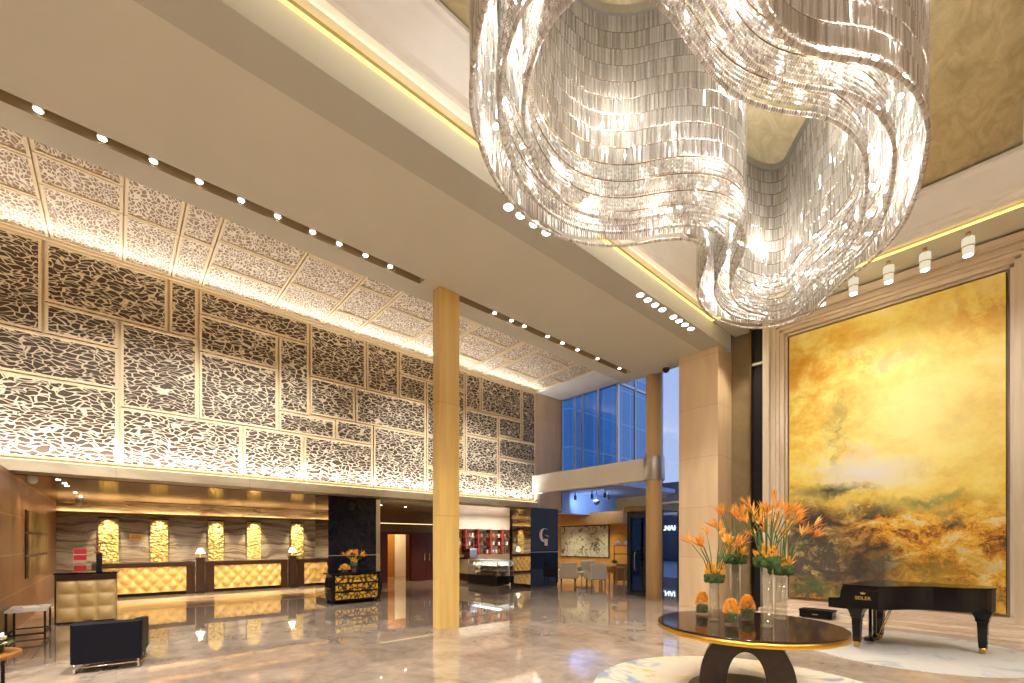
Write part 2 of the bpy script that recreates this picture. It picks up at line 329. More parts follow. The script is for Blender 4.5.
# ------------------------------------------------------------------ mesh builder
class MB:
    def __init__(s): s.v = []; s.f = []; s.mi = []; s.sm = []
    def add(s, vs, fs, mi=0, sm=False):
        b = len(s.v); s.v += [tuple(p) for p in vs]
        for f in fs: s.f.append(tuple(b+i for i in f)); s.mi.append(mi); s.sm.append(sm)
        return s
    def box(s, x0, x1, y0, y1, z0, z1, mi=0):
        if x0 > x1: x0, x1 = x1, x0
        if y0 > y1: y0, y1 = y1, y0
        v = [(x0, y0, z0), (x1, y0, z0), (x1, y1, z0), (x0, y1, z0), (x0, y0, z1), (x1, y0, z1), (x1, y1, z1), (x0, y1, z1)]
        return s.add(v, [(0, 3, 2, 1), (4, 5, 6, 7), (0, 1, 5, 4), (1, 2, 6, 5), (2, 3, 7, 6), (3, 0, 4, 7)], mi)
    def xbox(s, mat, sx, sy, sz, mi=0):
        v = [mat @ Vector((a*sx/2, b*sy/2, c*sz/2)) for c in (-1, 1) for a, b in ((-1, -1), (1, -1), (1, 1), (-1, 1))]
        return s.add(v, [(0, 3, 2, 1), (4, 5, 6, 7), (0, 1, 5, 4), (1, 2, 6, 5), (2, 3, 7, 6), (3, 0, 4, 7)], mi)
    def lathe(s, prof, c=(0, 0, 0), n=24, mi=0, sm=True, caps=True):
        vs = []; fs = []
        for r, z in prof:
            for i in range(n): a = 2*PI*i/n; vs.append((c[0]+r*math.cos(a), c[1]+r*math.sin(a), c[2]+z))
        for k in range(len(prof)-1):
            for i in range(n):
                j = (i+1) % n; fs.append((k*n+i, k*n+j, (k+1)*n+j, (k+1)*n+i))
        s.add(vs, fs, mi, sm)
        if caps:
            b = len(s.v)-len(vs)
            s.f.append(tuple(b+i for i in reversed(range(n)))); s.mi.append(mi); s.sm.append(False)
            t = b+(len(prof)-1)*n
            s.f.append(tuple(t+i for i in range(n))); s.mi.append(mi); s.sm.append(False)
        return s
    def tube(s, pts, r, n=8, mi=0, closed=False):
        pts = [Vector(p) for p in pts]; rs = r if isinstance(r, (list, tuple)) else [r]*len(pts)
        vs = []; fs = []; N = len(pts); up = None
        for i, p in enumerate(pts):
            d = ((pts[(i+1) % N] if (closed or i < N-1) else p) - (pts[i-1] if (closed or i > 0) else p)).normalized()
            a = Vector((0, 0, 1)) if abs(d.z) < .9 else Vector((1, 0, 0))
            if up is not None and (up - d*up.dot(d)).length > .1: a = up
            u = (a - d*a.dot(d)).normalized(); w = d.cross(u); up = u
            for k in range(n): t = 2*PI*k/n; vs.append(p + (u*math.cos(t)+w*math.sin(t))*rs[i])
        for i in range(N if closed else N-1):
            j = (i+1) % N
            for k in range(n): l = (k+1) % n; fs.append((i*n+k, i*n+l, j*n+l, j*n+k))
        s.add(vs, fs, mi, True)
        if not closed:
            b = len(s.v)-len(vs)
            s.f.append(tuple(b+k for k in reversed(range(n)))); s.mi.append(mi); s.sm.append(False)
            s.f.append(tuple(b+(N-1)*n+k for k in range(n))); s.mi.append(mi); s.sm.append(False)
        return s
    def prism(s, poly, z0, z1, mi=0, M4=None):
        n = len(poly); vs = [Vector((x, y, z)) for z in (z0, z1) for x, y in poly]
        if M4: vs = [M4 @ v for v in vs]
        fs = [tuple(reversed(range(n))), tuple(range(n, 2*n))] + [(i, (i+1) % n, n+(i+1) % n, n+i) for i in range(n)]
        return s.add(vs, fs, mi)
    def sphere(s, c, r, n=10, m=6, mi=0, sz=1.):
        vs = [(c[0], c[1], c[2]-r*sz)]; fs = []
        for k in range(1, m):
            p = PI*k/m
            for i in range(n): a = 2*PI*i/n; vs.append((c[0]+r*math.sin(p)*math.cos(a), c[1]+r*math.sin(p)*math.sin(a), c[2]-r*sz*math.cos(p)))
        vs.append((c[0], c[1], c[2]+r*sz)); L = len(vs)-1
        for i in range(n):
            j = (i+1) % n; fs.append((0, 1+j, 1+i)); fs.append((L, L-n+i, L-n+j))
            for k in range(m-2): fs.append((1+k*n+i, 1+k*n+j, 1+(k+1)*n+j, 1+(k+1)*n+i))
        return s.add(vs, fs, mi, True)
    def build(s, name, mats, parent=None, bevel=0., loc=None):
        me = bpy.data.meshes.new(name); me.from_pydata(s.v, [], s.f)
        if not isinstance(mats, (list, tuple)): mats = [mats]
        for m in mats: me.materials.append(M[m] if isinstance(m, str) else m)
        me.polygons.foreach_set('material_index', s.mi); me.polygons.foreach_set('use_smooth', s.sm); me.update()
        o = bpy.data.objects.new(name, me); COL.objects.link(o)
        if parent: o.parent = parent
        if loc: o.location = loc
        if bevel:
            b = o.modifiers.new('bevel', 'BEVEL'); b.width = bevel; b.segments = 2; b.limit_method = 'ANGLE'
        return o
def struct(name, mb, mats, parent=None, bevel=0., loc=None):
    o = mb.build(name, mats, parent, bevel, loc)
    if parent is None: o['kind'] = 'structure'
    return o
def tag(o, label, cat, group=None):
    o['label'] = label; o['category'] = cat
    if group: o['group'] = group
    return o
def thing(name, label, cat, loc=(0, 0, 0), rz=0., group=None):
    o = bpy.data.objects.new(name, None); COL.objects.link(o); o.empty_display_size = .1
    o.location = loc; o.rotation_euler = (0, 0, rz); return tag(o, label, cat, group)
def dup(root, loc, rz=None, label=None, group=None):
    r = root.copy(); COL.objects.link(r); r.location = loc
    if rz is not None: r.rotation_euler = (0, 0, rz)
    if label: r['label'] = label
    if group: r['group'] = group
    for ch in list(root.children):
        c = ch.copy(); COL.objects.link(c); c.parent = r
        for g in list(ch.children):
            d = g.copy(); COL.objects.link(d); d.parent = c
    return r
def lamp(kind, name, loc, power, color=(1, .9, .75), size=.05, aim=None, spot=None, blend=.6, parent=None, sizey=None, spread=None):
    l = bpy.data.lights.new(name, kind); l.energy = power; l.color = color
    if kind == 'AREA':
        l.shape = 'RECTANGLE'; l.size = size; l.size_y = sizey or size
        if spread: l.spread = spread
    else: l.shadow_soft_size = size
    if kind == 'SPOT': l.spot_size = spot; l.spot_blend = blend
    o = bpy.data.objects.new(name, l); COL.objects.link(o); o.location = loc
    if aim is not None:
        o.rotation_euler = (Vector(aim)-Vector(loc)).to_track_quat('-Z', 'Y').to_euler()
    if parent: o.parent = parent
    return o
ORD = ['first', 'second', 'third', 'fourth', 'fifth', 'sixth', 'seventh', 'eighth', 'ninth', 'tenth', 'eleventh', 'twelfth']

# ------------------------------------------------------------------ levels
ZS = 6.75      # main soffit
ZL = 7.55      # lattice ceiling
ZR = 3.02      # reception ceiling
XW = -12.3     # lattice wall
# ================================================================== SETTING
struct('floor', MB().box(-24, 7, -9, 20, -.2, 0), 'floor')
struct('trim_1', MB().box(-17.3, -14.4, -1.45, 7.4, -.01, .004), 'pale_band')  # thin paler strip laid across the reception floor

# --- main soffit with its spotlight slot
so = MB()
so.box(-8.13, -7.66, -9, 12.05, ZS, 7.9)
so.box(-7.46, -5.42, -9, 12.05, ZS, 7.9)
for y0, y1 in ((-9, -3.2), (4.42, 5.24), (11.42, 12.05)): so.box(-7.66, -7.46, y0, y1, ZS, 7.9)
struct('ceiling_soffit', so, 'plaster')
struct('trim_2', MB().box(-7.66, -7.46, -3.2, 11.42, ZS+.16, ZS+.24), 'slot')
struct('ceiling_border', MB().box(-5.42, -4.88, -9, 12.05, ZS, 7.9), 'plaster_grey')
struct('trim_18', MB().box(-7.66, -7.652, -3.2, 11.42, ZS+.001, ZS+.16), 'slot')
# far end border above the painting
CX0, CX1, CY0, CY1 = -4.88, .75, -.4, 10.95
ZC = 7.17
cb = MB(); cb.box(CX0, 7, CY1, 12.3, ZC, 7.9); cb.box(CX1, 7, -9, CY1, ZC, 7.9); cb.box(CX0, CX1, -9, CY0, ZC, 7.9)
struct('ceiling_coffer_border', cb, 'plaster')
prof = [(-.02, 7.26), (.06, 7.26), (.06, 7.21), (.14, 7.21), (.145, 7.25), (.21, 7.27), (.22, 7.32), (.3, 7.34), (.36, 7.42), (.43, 7.53), (.5, 7.62), (.55, 7.68), (.57, 7.74), (.62, 7.74), (.62, 7.79)]
pm = MB(); vs = []; fs = []
for d, z in prof: vs += [(CX0+d, CY0+d, z), (CX1-d, CY0+d, z), (CX1-d, CY1-d, z), (CX0+d, CY1-d, z)]
for k in range(len(prof)-1):
    for i in range(4): j = (i+1) % 4; fs.append((k*4+i, k*4+j, (k+1)*4+j, (k+1)*4+i))
pm.add(vs, fs)
struct('trim_3', pm, 'mould')
struct('ceiling_coffer', MB().box(CX0+.5, CX1-.5, CY0+.5, CY1-.5, 7.82, 7.9), 'goldleaf')
struct('ceiling_roof', MB().box(-24, 7, -9, 13.9, 8.0, 8.2), 'plaster')
# gold led strips in the cove
tag(MB().box(CX0, CX0+.02, CY0, CY1, 7.155, 7.185).build('light_strip', 'led_gold'), 'long golden LED strip glowing along the cove beside the beige soffit', 'light strip')
lamp('AREA', 'cove_wash', (CX0+.3, (CY0+CY1)/2, 7.2), 10, (1, .8, .5), CY1-CY0, (CX0, (CY0+CY1)/2, 6.93), sizey=.03)
lamp('AREA', 'cove_wash', ((CX0+CX1)/2, CY1-.15, 7.2), 7, (1, .8, .5), .03, ((CX0+CX1)/2, CY1+.3, 7.15), sizey=5.)
tag(MB().box(CX0+.02, CX1, CY1-.02, CY1, 7.155, 7.185).build('light_strip', 'led_gold'), 'golden LED strip glowing in the cove above the big painting', 'light strip')

# --- lattice wall and lattice ceiling
wl = MB().box(XW-.4, XW-.05, -9, 12.22, 3.25, 8.0)
wall_left = struct('wall_left', wl, 'lattice_frame')
panels = [(-4.4, -1.05, 5.72, 7.5), (-1.03, .85, 6.33, 7.5), (-1.03, .04, 5.72, 6.33), (-4.4, .04, 4.87, 5.72), (-4.4, .04, 3.3, 4.87),
  (.06, 1.39, 4.53, 6.33), (.87, 1.39, 6.33, 7.5), (.06, 2.26, 3.3, 4.53), (1.41, 3.8, 6.93, 7.5), (1.41, 3.05, 6.08, 6.93), (1.41, 3.05, 4.53, 6.08),
  (3.07, 3.8, 5.05, 6.93), (3.07, 4.47, 4.53, 5.05), (2.28, 3.65, 3.3, 4.53), (3.67, 5.56, 3.3, 4.53), (3.82, 5.35, 6.1, 7.5), (5.37, 6.38, 6.1, 7.5),
  (6.4, 8.83, 6.82, 7.5), (6.4, 7.32, 6.1, 6.82), (7.34, 8.83, 5.1, 6.82), (3.82, 5.03, 5.1, 6.1), (5.05, 7.32, 5.1, 6.1), (4.49, 5.56, 4.53, 5.1),
  (5.58, 7.32, 3.3, 5.1), (7.34, 8.83, 4.1, 5.1), (7.34, 10.3, 3.3, 4.1), (8.85, 9.52, 6.25, 7.5), (9.54, 11.45, 6.3, 7.5), (11.47, 12.2, 5.5, 7.5),
  (8.85, 10.3, 5.4, 6.25), (10.32, 11.45, 5.55, 6.28), (10.32, 12.2, 4.8, 5.53), (10.32, 12.2, 3.3, 4.78), (8.85, 10.3, 4.1, 5.38)]
def frame_panel(axis, a0, a1, b0, b1, parent, mats, up=1):
    # screen with a raised border; axis 'X' faces +X, axis 'Z' faces down
    ca, cb_ = (a0+a1)/2, (b0+b1)/2; ha, hb = (a1-a0)/2-.012, (b1-b0)/2-.012; w = .045
    m = MB()
    def bx(p0, p1, q0, q1, d0, d1, mi):
        if axis == 'X': m.box(d0, d1, p0, p1, q0, q1, mi)
        else: m.box(q0, q1, p0, p1, -d1, -d0, mi)
    bx(-ha, ha, -hb, hb, .0, .03, 0)
    bx(-ha, ha, hb-w, hb, .03, .055, 1); bx(-ha, ha, -hb, -hb+w, .03, .055, 1)
    bx(-ha, -ha+w, -hb+w, hb-w, .03, .055, 1); bx(ha-w, ha, -hb+w, hb-w, .03, .055, 1)
    loc = (XW-.05, ca, cb_) if axis == 'X' else (cb_, ca, ZL+.055)
    return m.build('lattice_panel', mats, parent, loc=loc)
for y0, y1, z0, z1 in panels: frame_panel('X', y0, y1, z0, z1, wall_left, ['lattice', 'lattice_frame'])
ceil_l = struct('ceiling_lattice', MB().box(XW-.05, -7.95, -9, 12.22, ZL+.06, 7.95), 'lattice_frame')
cp = []
rows = [(-2.9, -.95, [-11.0, -9.9]), (-.95, .1, [-10.5, -9.7]), (.1, .9, [-10.5]), (.9, 1.45, [-10.5]), (1.45, 2.9, [-11.2, -10.2, -8.9]), (2.9, 4.1, [-10.8, -9.5]), (4.1, 5.0, [-11.3, -9.9, -8.9]), (5.0, 6.4, [-11.4, -10.3]),
        (6.4, 7.3, [-10.9, -9.5]), (7.3, 8.9, [-11.4, -10.1, -8.9]), (8.9, 9.6, [-10.7, -9.4]), (9.6, 11.3, [-11.3, -9.8]), (11.3, 12.2, [-10.9, -9.0])]
for y0, y1, cuts in rows:
    xs = [XW+.04] + cuts + [-7.97]
    for a, b in zip(xs[:-1], xs[1:]): frame_panel('Z', y0, y1, a, b, ceil_l, ['lattice_c', 'lattice_frame'])
struct('trim_4', MB().box(XW-.02, XW+.05, -9, 12.22, 7.5, ZL-.005), 'lattice_frame')
# travertine fascia under the lattice
struct('trim_5', MB().box(XW-.5, XW+.12, -9, 12.22, ZR+.02, 3.25), 'fascia')
tag(MB().box(XW+.05, XW+.09, -4, 12.2, 3.25, 3.262).build('light_strip', 'led_warm'), 'white LED strip lighting the lattice wall from the top of its travertine ledge', 'light strip')

# --- vestibule end beyond the lattice wall
struct('wall_vestibule', MB().box(XW-.4, XW-.02, 12.22, 13.7, ZR, 7.9), 'stone')
struct('ceiling_vestibule', MB().box(XW, -5.0, 12.22, 13.9, ZL, 7.7), 'white_paint')
struct('trim_6', MB().box(XW, -7.95, 12.2, 12.26, ZL-.02, ZL+.4), 'white_paint')
bm = MB().box(XW, -7.2, 12.0, 12.3, 3.6, 4.27)
struct('trim_7', bm, 'mould')
struct('wall_canopy', MB().box(XW-.4, XW-.02, 13.75, 17.6, ZR-.1, 3.9), 'dusk_tint')
struct('ceiling_canopy', MB().box(XW-.02, -9.4, 13.8, 17.6, 3.78, 3.95), 'dusk_tint')

# --- curtain wall
w1 = MB().box(XW, -9.55, 13.72, 13.74, 3.95, ZL)
win1 = struct('window_1', w1, 'bluepane')
for x in (XW+.04, -11.6, -11.2, -10.4, -9.55): MB().box(x-.03, x+.03, 13.66, 13.78, 3.95, ZL).build('mullion', 'steel', win1)
MB().box(XW, -9.5, 13.66, 13.8, 3.85, 3.97).build('transom', 'steel', win1)
win2 = struct('window_2', MB().box(-9.55, -9.53, 13.74, 15.9, 3.95, 7.9), 'bluepane')
for y in (14.8, 15.9): MB().box(-9.58, -9.5, y-.03, y+.03, 3.95, 7.9).build('mullion', 'steel', win2)
MB().box(-9.58, -9.5, 13.74, 15.9, ZL-.04, ZL+.04).build('transom', 'steel', win2)
win3 = struct('window_3', MB().box(-7.9, -5.0, 13.72, 13.74, 0, ZL), 'clearpane')
for x in (-7.9, -5.5): MB().box(x-.03, x+.03, 13.66, 13.78, 0, ZL).build('mullion', 'steel', win3)
MB().box(-7.9, -5.0, 13.69, 13.77, 3.0, 3.06).build('transom', 'steel', win3)

# --- columns
c1 = MB().box(-7.68, -7.44, 4.73, 5.2, 0, ZS)
struct('wall_column', c1, 'column')
c2 = MB().lathe([(.24, 0), (.24, 7.6)], (-7.2, 12.2, 0), 40)
col2 = struct('wall_column', c2, 'column2')
MB().lathe([(.3, 3.58), (.31, 3.6), (.31, 4.27), (.3, 4.29)], (-7.2, 12.2, 0), 40).build('metal_collar', 'steel', col2)

# --- pier and dark recess beside the painting
struct('wall_pier', MB().box(-6.03, -4.98, 11.5, 12.6, 0, ZS+.05), 'stone')
struct('wall_recess', MB().box(-5.0, -4.4, 12.35, 12.5, 0, 7.3), 'recess_stone')
struct('wall_recess', MB().box(-4.4, -3.9, 12.2, 12.45, 0, 7.3), 'black')
struct('trim_8', MB().box(-4.4, -3.95, 12.1, 12.22, 6.2, 6.26), 'steel')
struct('trim_9', MB().box(-4.42, -4.38, 12.05, 12.4, 0, 7.2), 'bronze')
# --- painting wall
PX0, PX1, PZ0, PZ1 = -3.5, -.05, .42, 6.6
struct('wall_far', MB().box(-3.95, 7, 12.12, 12.4, 0, 7.5), 'stone')
fr = MB()
for d0, d1, t in ((-.5, -.36, .4), (-.36, -.3, .3), (-.3, -.24, .34), (-.24, -.18, .28), (-.18, -.1, .2), (-.1, -.05, .1)):
    fr.box(PX0+d0, PX0+d1, 12.12-t, 12.12, .25, PZ1-d0*1.1-.05)
    fr.box(PX1-d1, PX1-d0, 12.12-t, 12.12, .25, PZ1-d0*1.1-.05)
struct('trim_10', fr, 'frame_stone')
fh = MB()
for d0, d1, t in ((.36, .52, .4), (.3, .36, .3), (.24, .3, .34), (.18, .24, .28), (.1, .18, .2), (.05, .1, .1)):
    fh.box(PX0-d0, PX1+d0, 12.12-t+.002, 12.12, PZ1+d0, PZ1+d1)
struct('trim_11', fh, 'frame_stone_h')
st = MB()
st.box(-3.98, 7, 11.1, 12.12, 0, .08); st.box(-3.98, 7, 11.4, 12.12, .08, .16); st.box(-3.98, 7, 11.7, 12.12, .16, .27)
st.box(PX0-.1, PX1+.1, 11.86, 12.12, .27, .36)
struct('trim_12', st, 'step_stone')
struct('wall_far', MB().box(.5, 7, 11.6, 12.12, .27, 7.3), 'stone')
t = thing('painting', 'huge yellow and amber abstract painting set in the travertine frame', 'painting', (PX0, 12.0, PZ0))
MB().box(0, PX1-PX0, -.02, .03, 0, PZ1-PZ0).build('canvas', mat_painting(0, 0, PX1-PX0, PZ1-PZ0), t)
MB().box(-.012, PX1-PX0+.012, .03, .07, -.012, PZ1-PZ0+.012).build('backing_frame', 'black', t)

# --- shell nobody sees, so light stays in
struct('wall_right', MB().box(7, 7.2, -9, 12.4, 0, 8), 'stone')
struct('wall_back', MB().box(-24, 7, -9.2, -9, 0, 8), 'stone')

# --- reception bay
struct('ceiling_reception', MB().box(-24, XW-.48, -9, 17.6, ZR, 3.2), 'copper_ceiling')
struct('wall_reception', MB().box(-20.8, -20.5, -1.5, 7.6, 0, ZR), 'zebra')
wrl = struct('wall_reception_side', MB().box(-20.6, -8.5, -1.62, -1.45, 0, ZR), 'panelwall')
struct('wall_corridor', MB().box(-20.6, -17.6, 7.4, 7.6, 0, ZR), 'redwood')
struct('trim_17', MB().box(-20.5, -20.38, -1.45, 7.4, 2.66, 2.7).box(-20.4, -20.38, -1.45, 7.4, 2.7, 2.73), 'bronze')
tag(MB().box(-17.57, -17.55, 7.7, 11.2, 2.5, 2.53).build('light_strip', 'led_door'), 'amber LED line glowing above the red-brown corridor doors', 'light strip')
tag(MB().box(-20.47, -20.43, -1.4, 7.4, 2.7, 2.712).build('light_strip', 'led_cove'), 'golden LED strip washing the top of the striped marble reception wall', 'light strip')
struct('trim_13', MB().box(-18.9, -18.86, .2, 5.6, ZR-.012, ZR), 'black')
for yc in (-.19, 1.16, 2.88, 4.18, 5.82):
    struct('trim_14', MB().box(-20.5, -20.42, yc-.25, yc+.25, .6, 2.52), 'relief')
    struct('trim_15', MB().box(-20.5, -20.38, yc-.27, yc+.27, 2.52, 2.56), 'black')
# red-brown doors wall in the corridor
struct('wall_doors', MB().box(-17.9, -17.6, 7.6, 8.62, 0, ZR).box(-17.9, -17.6, 9.62, 11.3, 0, ZR).box(-17.9, -17.6, 8.62, 9.62, 2.05, ZR), 'redwood')
struct('trim_16', MB().box(-17.62, -17.57, 7.6, 11.3, 2.15, ZR-.0), 'bronze')
struct('wall_backroom', MB().box(-20.5, -20.3, 7.6, 11.5, 0, ZR).box(-20.5, -17.9, 11.3, 11.5, 0, ZR), 'oak')
struct('door_1', MB().box(-20.28, -20.22, 10.3, 11.1, 0, 2.1), 'white_paint')
d2 = struct('door_2', MB().box(-17.6, -17.53, 9.7, 10.45, .02, 2.05), 'redwood')
MB().box(-17.53, -17.49, 10.32, 10.36, .9, 1.2).build('door_handle', 'brass', d2)
d3 = struct('door_3', MB().box(-17.6, -17.53, 10.47, 11.22, .02, 2.05), 'redwood')
MB().box(-17.53, -17.49, 10.56, 10.6, .9, 1.2).build('door_handle', 'brass', d3)
# shop and cafe shell
struct('wall_shop', MB().box(-17.9, -17.6, 11.3, 17.6, 0, ZR), 'shop_wall')
struct('ceiling_cafe', MB().box(-18, -10.6, 15.6, 16.0, 2.5, ZR).box(-18, -10.6, 16.0, 17.5, 2.6, ZR), 'oak')
struct('wall_cafe', MB().box(-18, -10.6, 17.5, 17.7, 0, 3.9), 'amber_wall')
struct('wall_outer', MB().box(-24, -23.8, -9, 17.6, 0, 8).box(-24, XW-.4, 17.6, 17.8, 3, 3.4), 'stone')

# ================================================================== CHANDELIER
ctrl = [(-2.93, 2.16), (-3.23, 2.46), (-3.52, 2.95), (-3.66, 3.6), (-3.55, 4.2), (-3.2, 4.7), (-2.8, 4.97), (-2.55, 5.28), (-2.56, 5.62), (-2.86, 6.05), (-3.12, 6.5), (-3.24, 7.1), (-3.2, 7.6), (-3.0, 8.1), (-2.7, 8.37), (-2.38, 8.42), (-2.08, 8.3), (-1.84, 8.0),
        (-1.62, 7.74), (-1.42, 7.55), (-1.17, 7.33), (-.88, 6.93), (-.68, 6.4), (-.54, 5.81), (-.48, 5.3), (-.53, 4.8), (-.7, 4.33), (-.95, 3.98), (-1.1, 3.62), (-1.13, 3.2), (-1.15, 2.75), (-1.32, 2.25), (-1.75, 1.9), (-2.35, 1.87)]
def catmull(P, sub=24):
    out = []; n = len(P)
    for i in range(n):
        p0, p1, p2, p3 = (Vector(P[(i+k-1) % n]) for k in range(4))
        for j in range(sub):
            t = j/sub
            out.append(.5*((2*p1)+(p2-p0)*t+(2*p0-5*p1+4*p2-p3)*t*t+(3*p1-p0-3*p2+p3)*t**3))
    return out
def smooth(P, k):
    for _ in range(k): P = [(P[i-1]+P[i]*2+P[(i+1) % len(P)])/4 for i in range(len(P))]
    return P
def resample(P, step):
    L = [0]; n = len(P)
    for i in range(n): L.append(L[-1]+(P[(i+1) % n]-P[i]).length)
    N = max(3, int(L[-1]/step)); out = []; j = 0
    for k in range(N):
        s = L[-1]*k/N
        while L[j+1] < s: j += 1
        t = (s-L[j])/max(1e-9, L[j+1]-L[j]); out.append(P[j].lerp(P[(j+1) % n], t))
    return out
base = smooth(catmull(ctrl), 60)
def offset(P, d):
    n = len(P); out = []
    for i in range(n):
        t = (P[(i+1) % n]-P[i-1]).normalized(); nrm = Vector((t.y, -t.x))
        out.append(P[i]+nrm*d)
    return smooth(out, 40)
area = sum(base[i].x*base[(i+1) % len(base)].y-base[(i+1) % len(base)].x*base[i].y for i in range(len(base)))
sgn = -1 if area > 0 else 1        # inward
layers = [base, offset(base, sgn*.23), offset(base, sgn*.44)]
ZT, ZB = 7.72, 5.4
ch = thing('chandelier', 'giant crystal strand chandelier in a three lobed curve hanging from the gold coffer', 'chandelier', (-2.1, 5.2, 7.82))
L0 = Vector((-2.1, 5.2, 7.82))
def band_mesh(P, w, z0, z1, name, mat):
    n = len(P); vs = []; fs = []
    for i, p in enumerate(P):
        t = (P[(i+1) % n]-P[i-1]).normalized(); q = Vector((t.y, -t.x))*w/2
        for a, z in ((-1, z0), (1, z0), (1, z1), (-1, z1)): vs.append((p.x+q.x*a-L0.x, p.y+q.y*a-L0.y, z-L0.z))
    for i in range(n):
        j = (i+1) % n
        for k in range(4): l = (k+1) % 4; fs.append((i*4+k, i*4+l, j*4+l, j*4+k))
    return MB().add(vs, fs).build(name, mat, ch)
for ly in layers: band_mesh(resample(ly, .08), .06, ZT, 7.825, 'ceiling_rail', 'steel')
ROWS = 12; RH = (ZT-ZB-.06)/ROWS
for li, ly in enumerate(layers):
    P = resample(ly, .025); m = MB(); be = MB()
    for k, p in enumerate(P):
        a0 = k*.7; x, y = p.x-L0.x, p.y-L0.y
        for r in range(ROWS):
            zt = ZT-r*RH-.006; zb = zt-RH+.016
            if li and r >= ROWS-3 and k % 1 == 0:
                # chain of small beads towards the hem
                nb = 4
                for b in range(nb):
                    zc = zt-(b+.5)*RH/nb-L0.z; h = RH/nb*.5; w = .012
                    m.add([(x, y, zc+h), (x+w, y, zc), (x, y+w, zc), (x-w, y, zc), (x, y-w, zc), (x, y, zc-h)],
                          [(0, 1, 2), (0, 2, 3), (0, 3, 4), (0, 4, 1), (5, 2, 1), (5, 3, 2), (5, 4, 3), (5, 1, 4)])
                continue
            w = .0115; a = a0+r
            c, s_ = math.cos(a)*w, math.sin(a)*w
            q = [(x+c, y+s_), (x-s_, y+c), (x-c, y-s_), (x+s_, y-c)]
            m.add([(u, v, zt-L0.z) for u, v in q]+[(u, v, zb-L0.z) for u, v in q], [(0, 1, 5, 4), (1, 2, 6, 5), (2, 3, 7, 6), (3, 0, 4, 7)])
        be.sphere((x, y, ZB-L0.z-.0), .02, 6, 4)
    o = m.build('crystal_strands', 'crystal', ch); o['kind'] = 'stuff'
    o = be.build('hem_beads', 'crystal', ch); o['kind'] = 'stuff'
# horizontal wire rings between the rows
for ly in layers:
    P = [(p.x-L0.x, p.y-L0.y) for p in resample(ly, .12)]
    m = MB()
    for r in range(1, ROWS): m.tube([(x, y, ZT-r*RH-L0.z) for x, y in P], .006, 4, closed=True)
    m.build('wire_rings', 'bronze', ch)
mids = [offset(base, sgn*.115), offset(base, sgn*.335)]
bulb_mesh = None
rb = random.Random(3)
for mi_, ly in enumerate(mids):
    P = resample(ly, .2); n = 50
    for k in range(n):
        p = P[int(len(P)*(k+rb.random()*.8)/n) % len(P)]
        z = 5.55 + rb.random()*1.75
        if bulb_mesh is None:
            b = MB().sphere((0, 0, 0), .021, 10, 6).build('bulb', 'bulb', ch); bulb_mesh = b
        else:
            b = bulb_mesh.copy(); COL.objects.link(b); b.parent = ch
        b.location = (p.x-L0.x, p.y-L0.y, z-L0.z)
for ly, n, pw in ((offset(base, sgn*.8), 8, 15.),):  # extra point lights inside the lobes, besides the bulbs
    P = resample(ly, .1)
    for k in range(n):
        p = P[int(len(P)*k/n)]
        lamp('POINT', 'chandelier_fill', (p.x-L0.x, p.y-L0.y, (5.7, 6.5, 7.2)[k % 3]-L0.z), pw, (1, .93, .82), .06, parent=ch)

P = resample(offset(base, -sgn*.14), .1)  # unseen point lights added around the outside to brighten the coffer mouldings
for k in range(12):
    p = P[int(len(P)*k/12)]
    lamp('POINT', 'chandelier_fill', (p.x-L0.x, p.y-L0.y, 6.9-L0.z), 8, (1, .93, .82), .09, parent=ch)
# ================================================================== CEILING LIGHTS
def make_downlight(name, label, group, loc, r=.05, lens='lens', depth=.0):
    t = thing(name, label, 'light', loc, 0, group)
    MB().lathe([(r*1.25, -.012), (r*1.25, 0), ], (0, 0, 0), 20).build('trim_ring', 'white_paint', t)
    MB().lathe([(r*.95, -.018), (r*.95, -.01)], (0, 0, 0), 20).build('lens', lens, t)
    return t
def make_slot_spot(label, group, loc):
    t = thing('spotlight', label, 'light', loc, 0, group)
    MB().lathe([(.03, 0), (.03, -.03), (.05, -.05), (.05, -.14)], (0, 0, 0), 20).build('housing', 'white_paint', t)
    MB().lathe([(.037, -.15), (.037, -.139)], (0, 0, 0), 20).build('lens', 'lens', t)
    return t
ys = [-.68, -.13, .37, .87, 1.38, 1.87, 2.39, 2.82, 3.28, 3.75]
ys2 = [6.23, 6.73, 7.13, 7.91, 8.46, 9.05, 9.9, 10.93]
first = None
for grp, yy, where in (('spotlights in the near ceiling slot', ys, 'in the long ceiling slot left of the tall column'), ('spotlights in the far ceiling slot', ys2, 'in the ceiling slot right of the tall column')):
    for k, y in enumerate(yy):
        lab = ORD[k]+' spotlight from the left '+where
        loc = (-7.56, y, ZS+.16)
        if first is None: first = make_slot_spot(lab, grp, loc)
        else: dup(first, loc, None, lab, grp)
        lamp('SPOT', 'slot_spot', (-7.56, y, ZS-.02), 240, (1, .97, .92), .04, (-13.05, -.45, .7) if (k == 1 and y < 1) else (XW, y, 4.6) if k % 4 != 3 else (-9.5, y, 0), math.radians(40), .9)
gs = [(4.39, 'chandelier'), (4.64, ''), (4.93, ''), (5.21, '')], [(7.95, ''), (8.23, ''), (8.52, ''), (8.81, '')], [(9.28, ''), (9.54, ''), (9.81, ''), (10.1, '')]
wh = ['in the row below the left chandelier hem', 'in the middle row of four on the soffit', 'in the row of four nearest the pier']
firstd = None
for gi, g in enumerate(gs):
    for k, (y, _) in enumerate(g):
        lab = ORD[k]+' round downlight '+wh[gi]
        if firstd is None: firstd = make_downlight('downlight', lab, 'soffit border downlights', (-5.0, y, ZS), .07)
        else: dup(firstd, (-5.0, y, ZS), None, lab, 'soffit border downlights')
    lamp('SPOT', 'border_spot', (-5.0, g[1][0]+.12, ZS-.04), 420, (1, .94, .84), .08, (-5.0, g[1][0], 0), math.radians(80), .8)
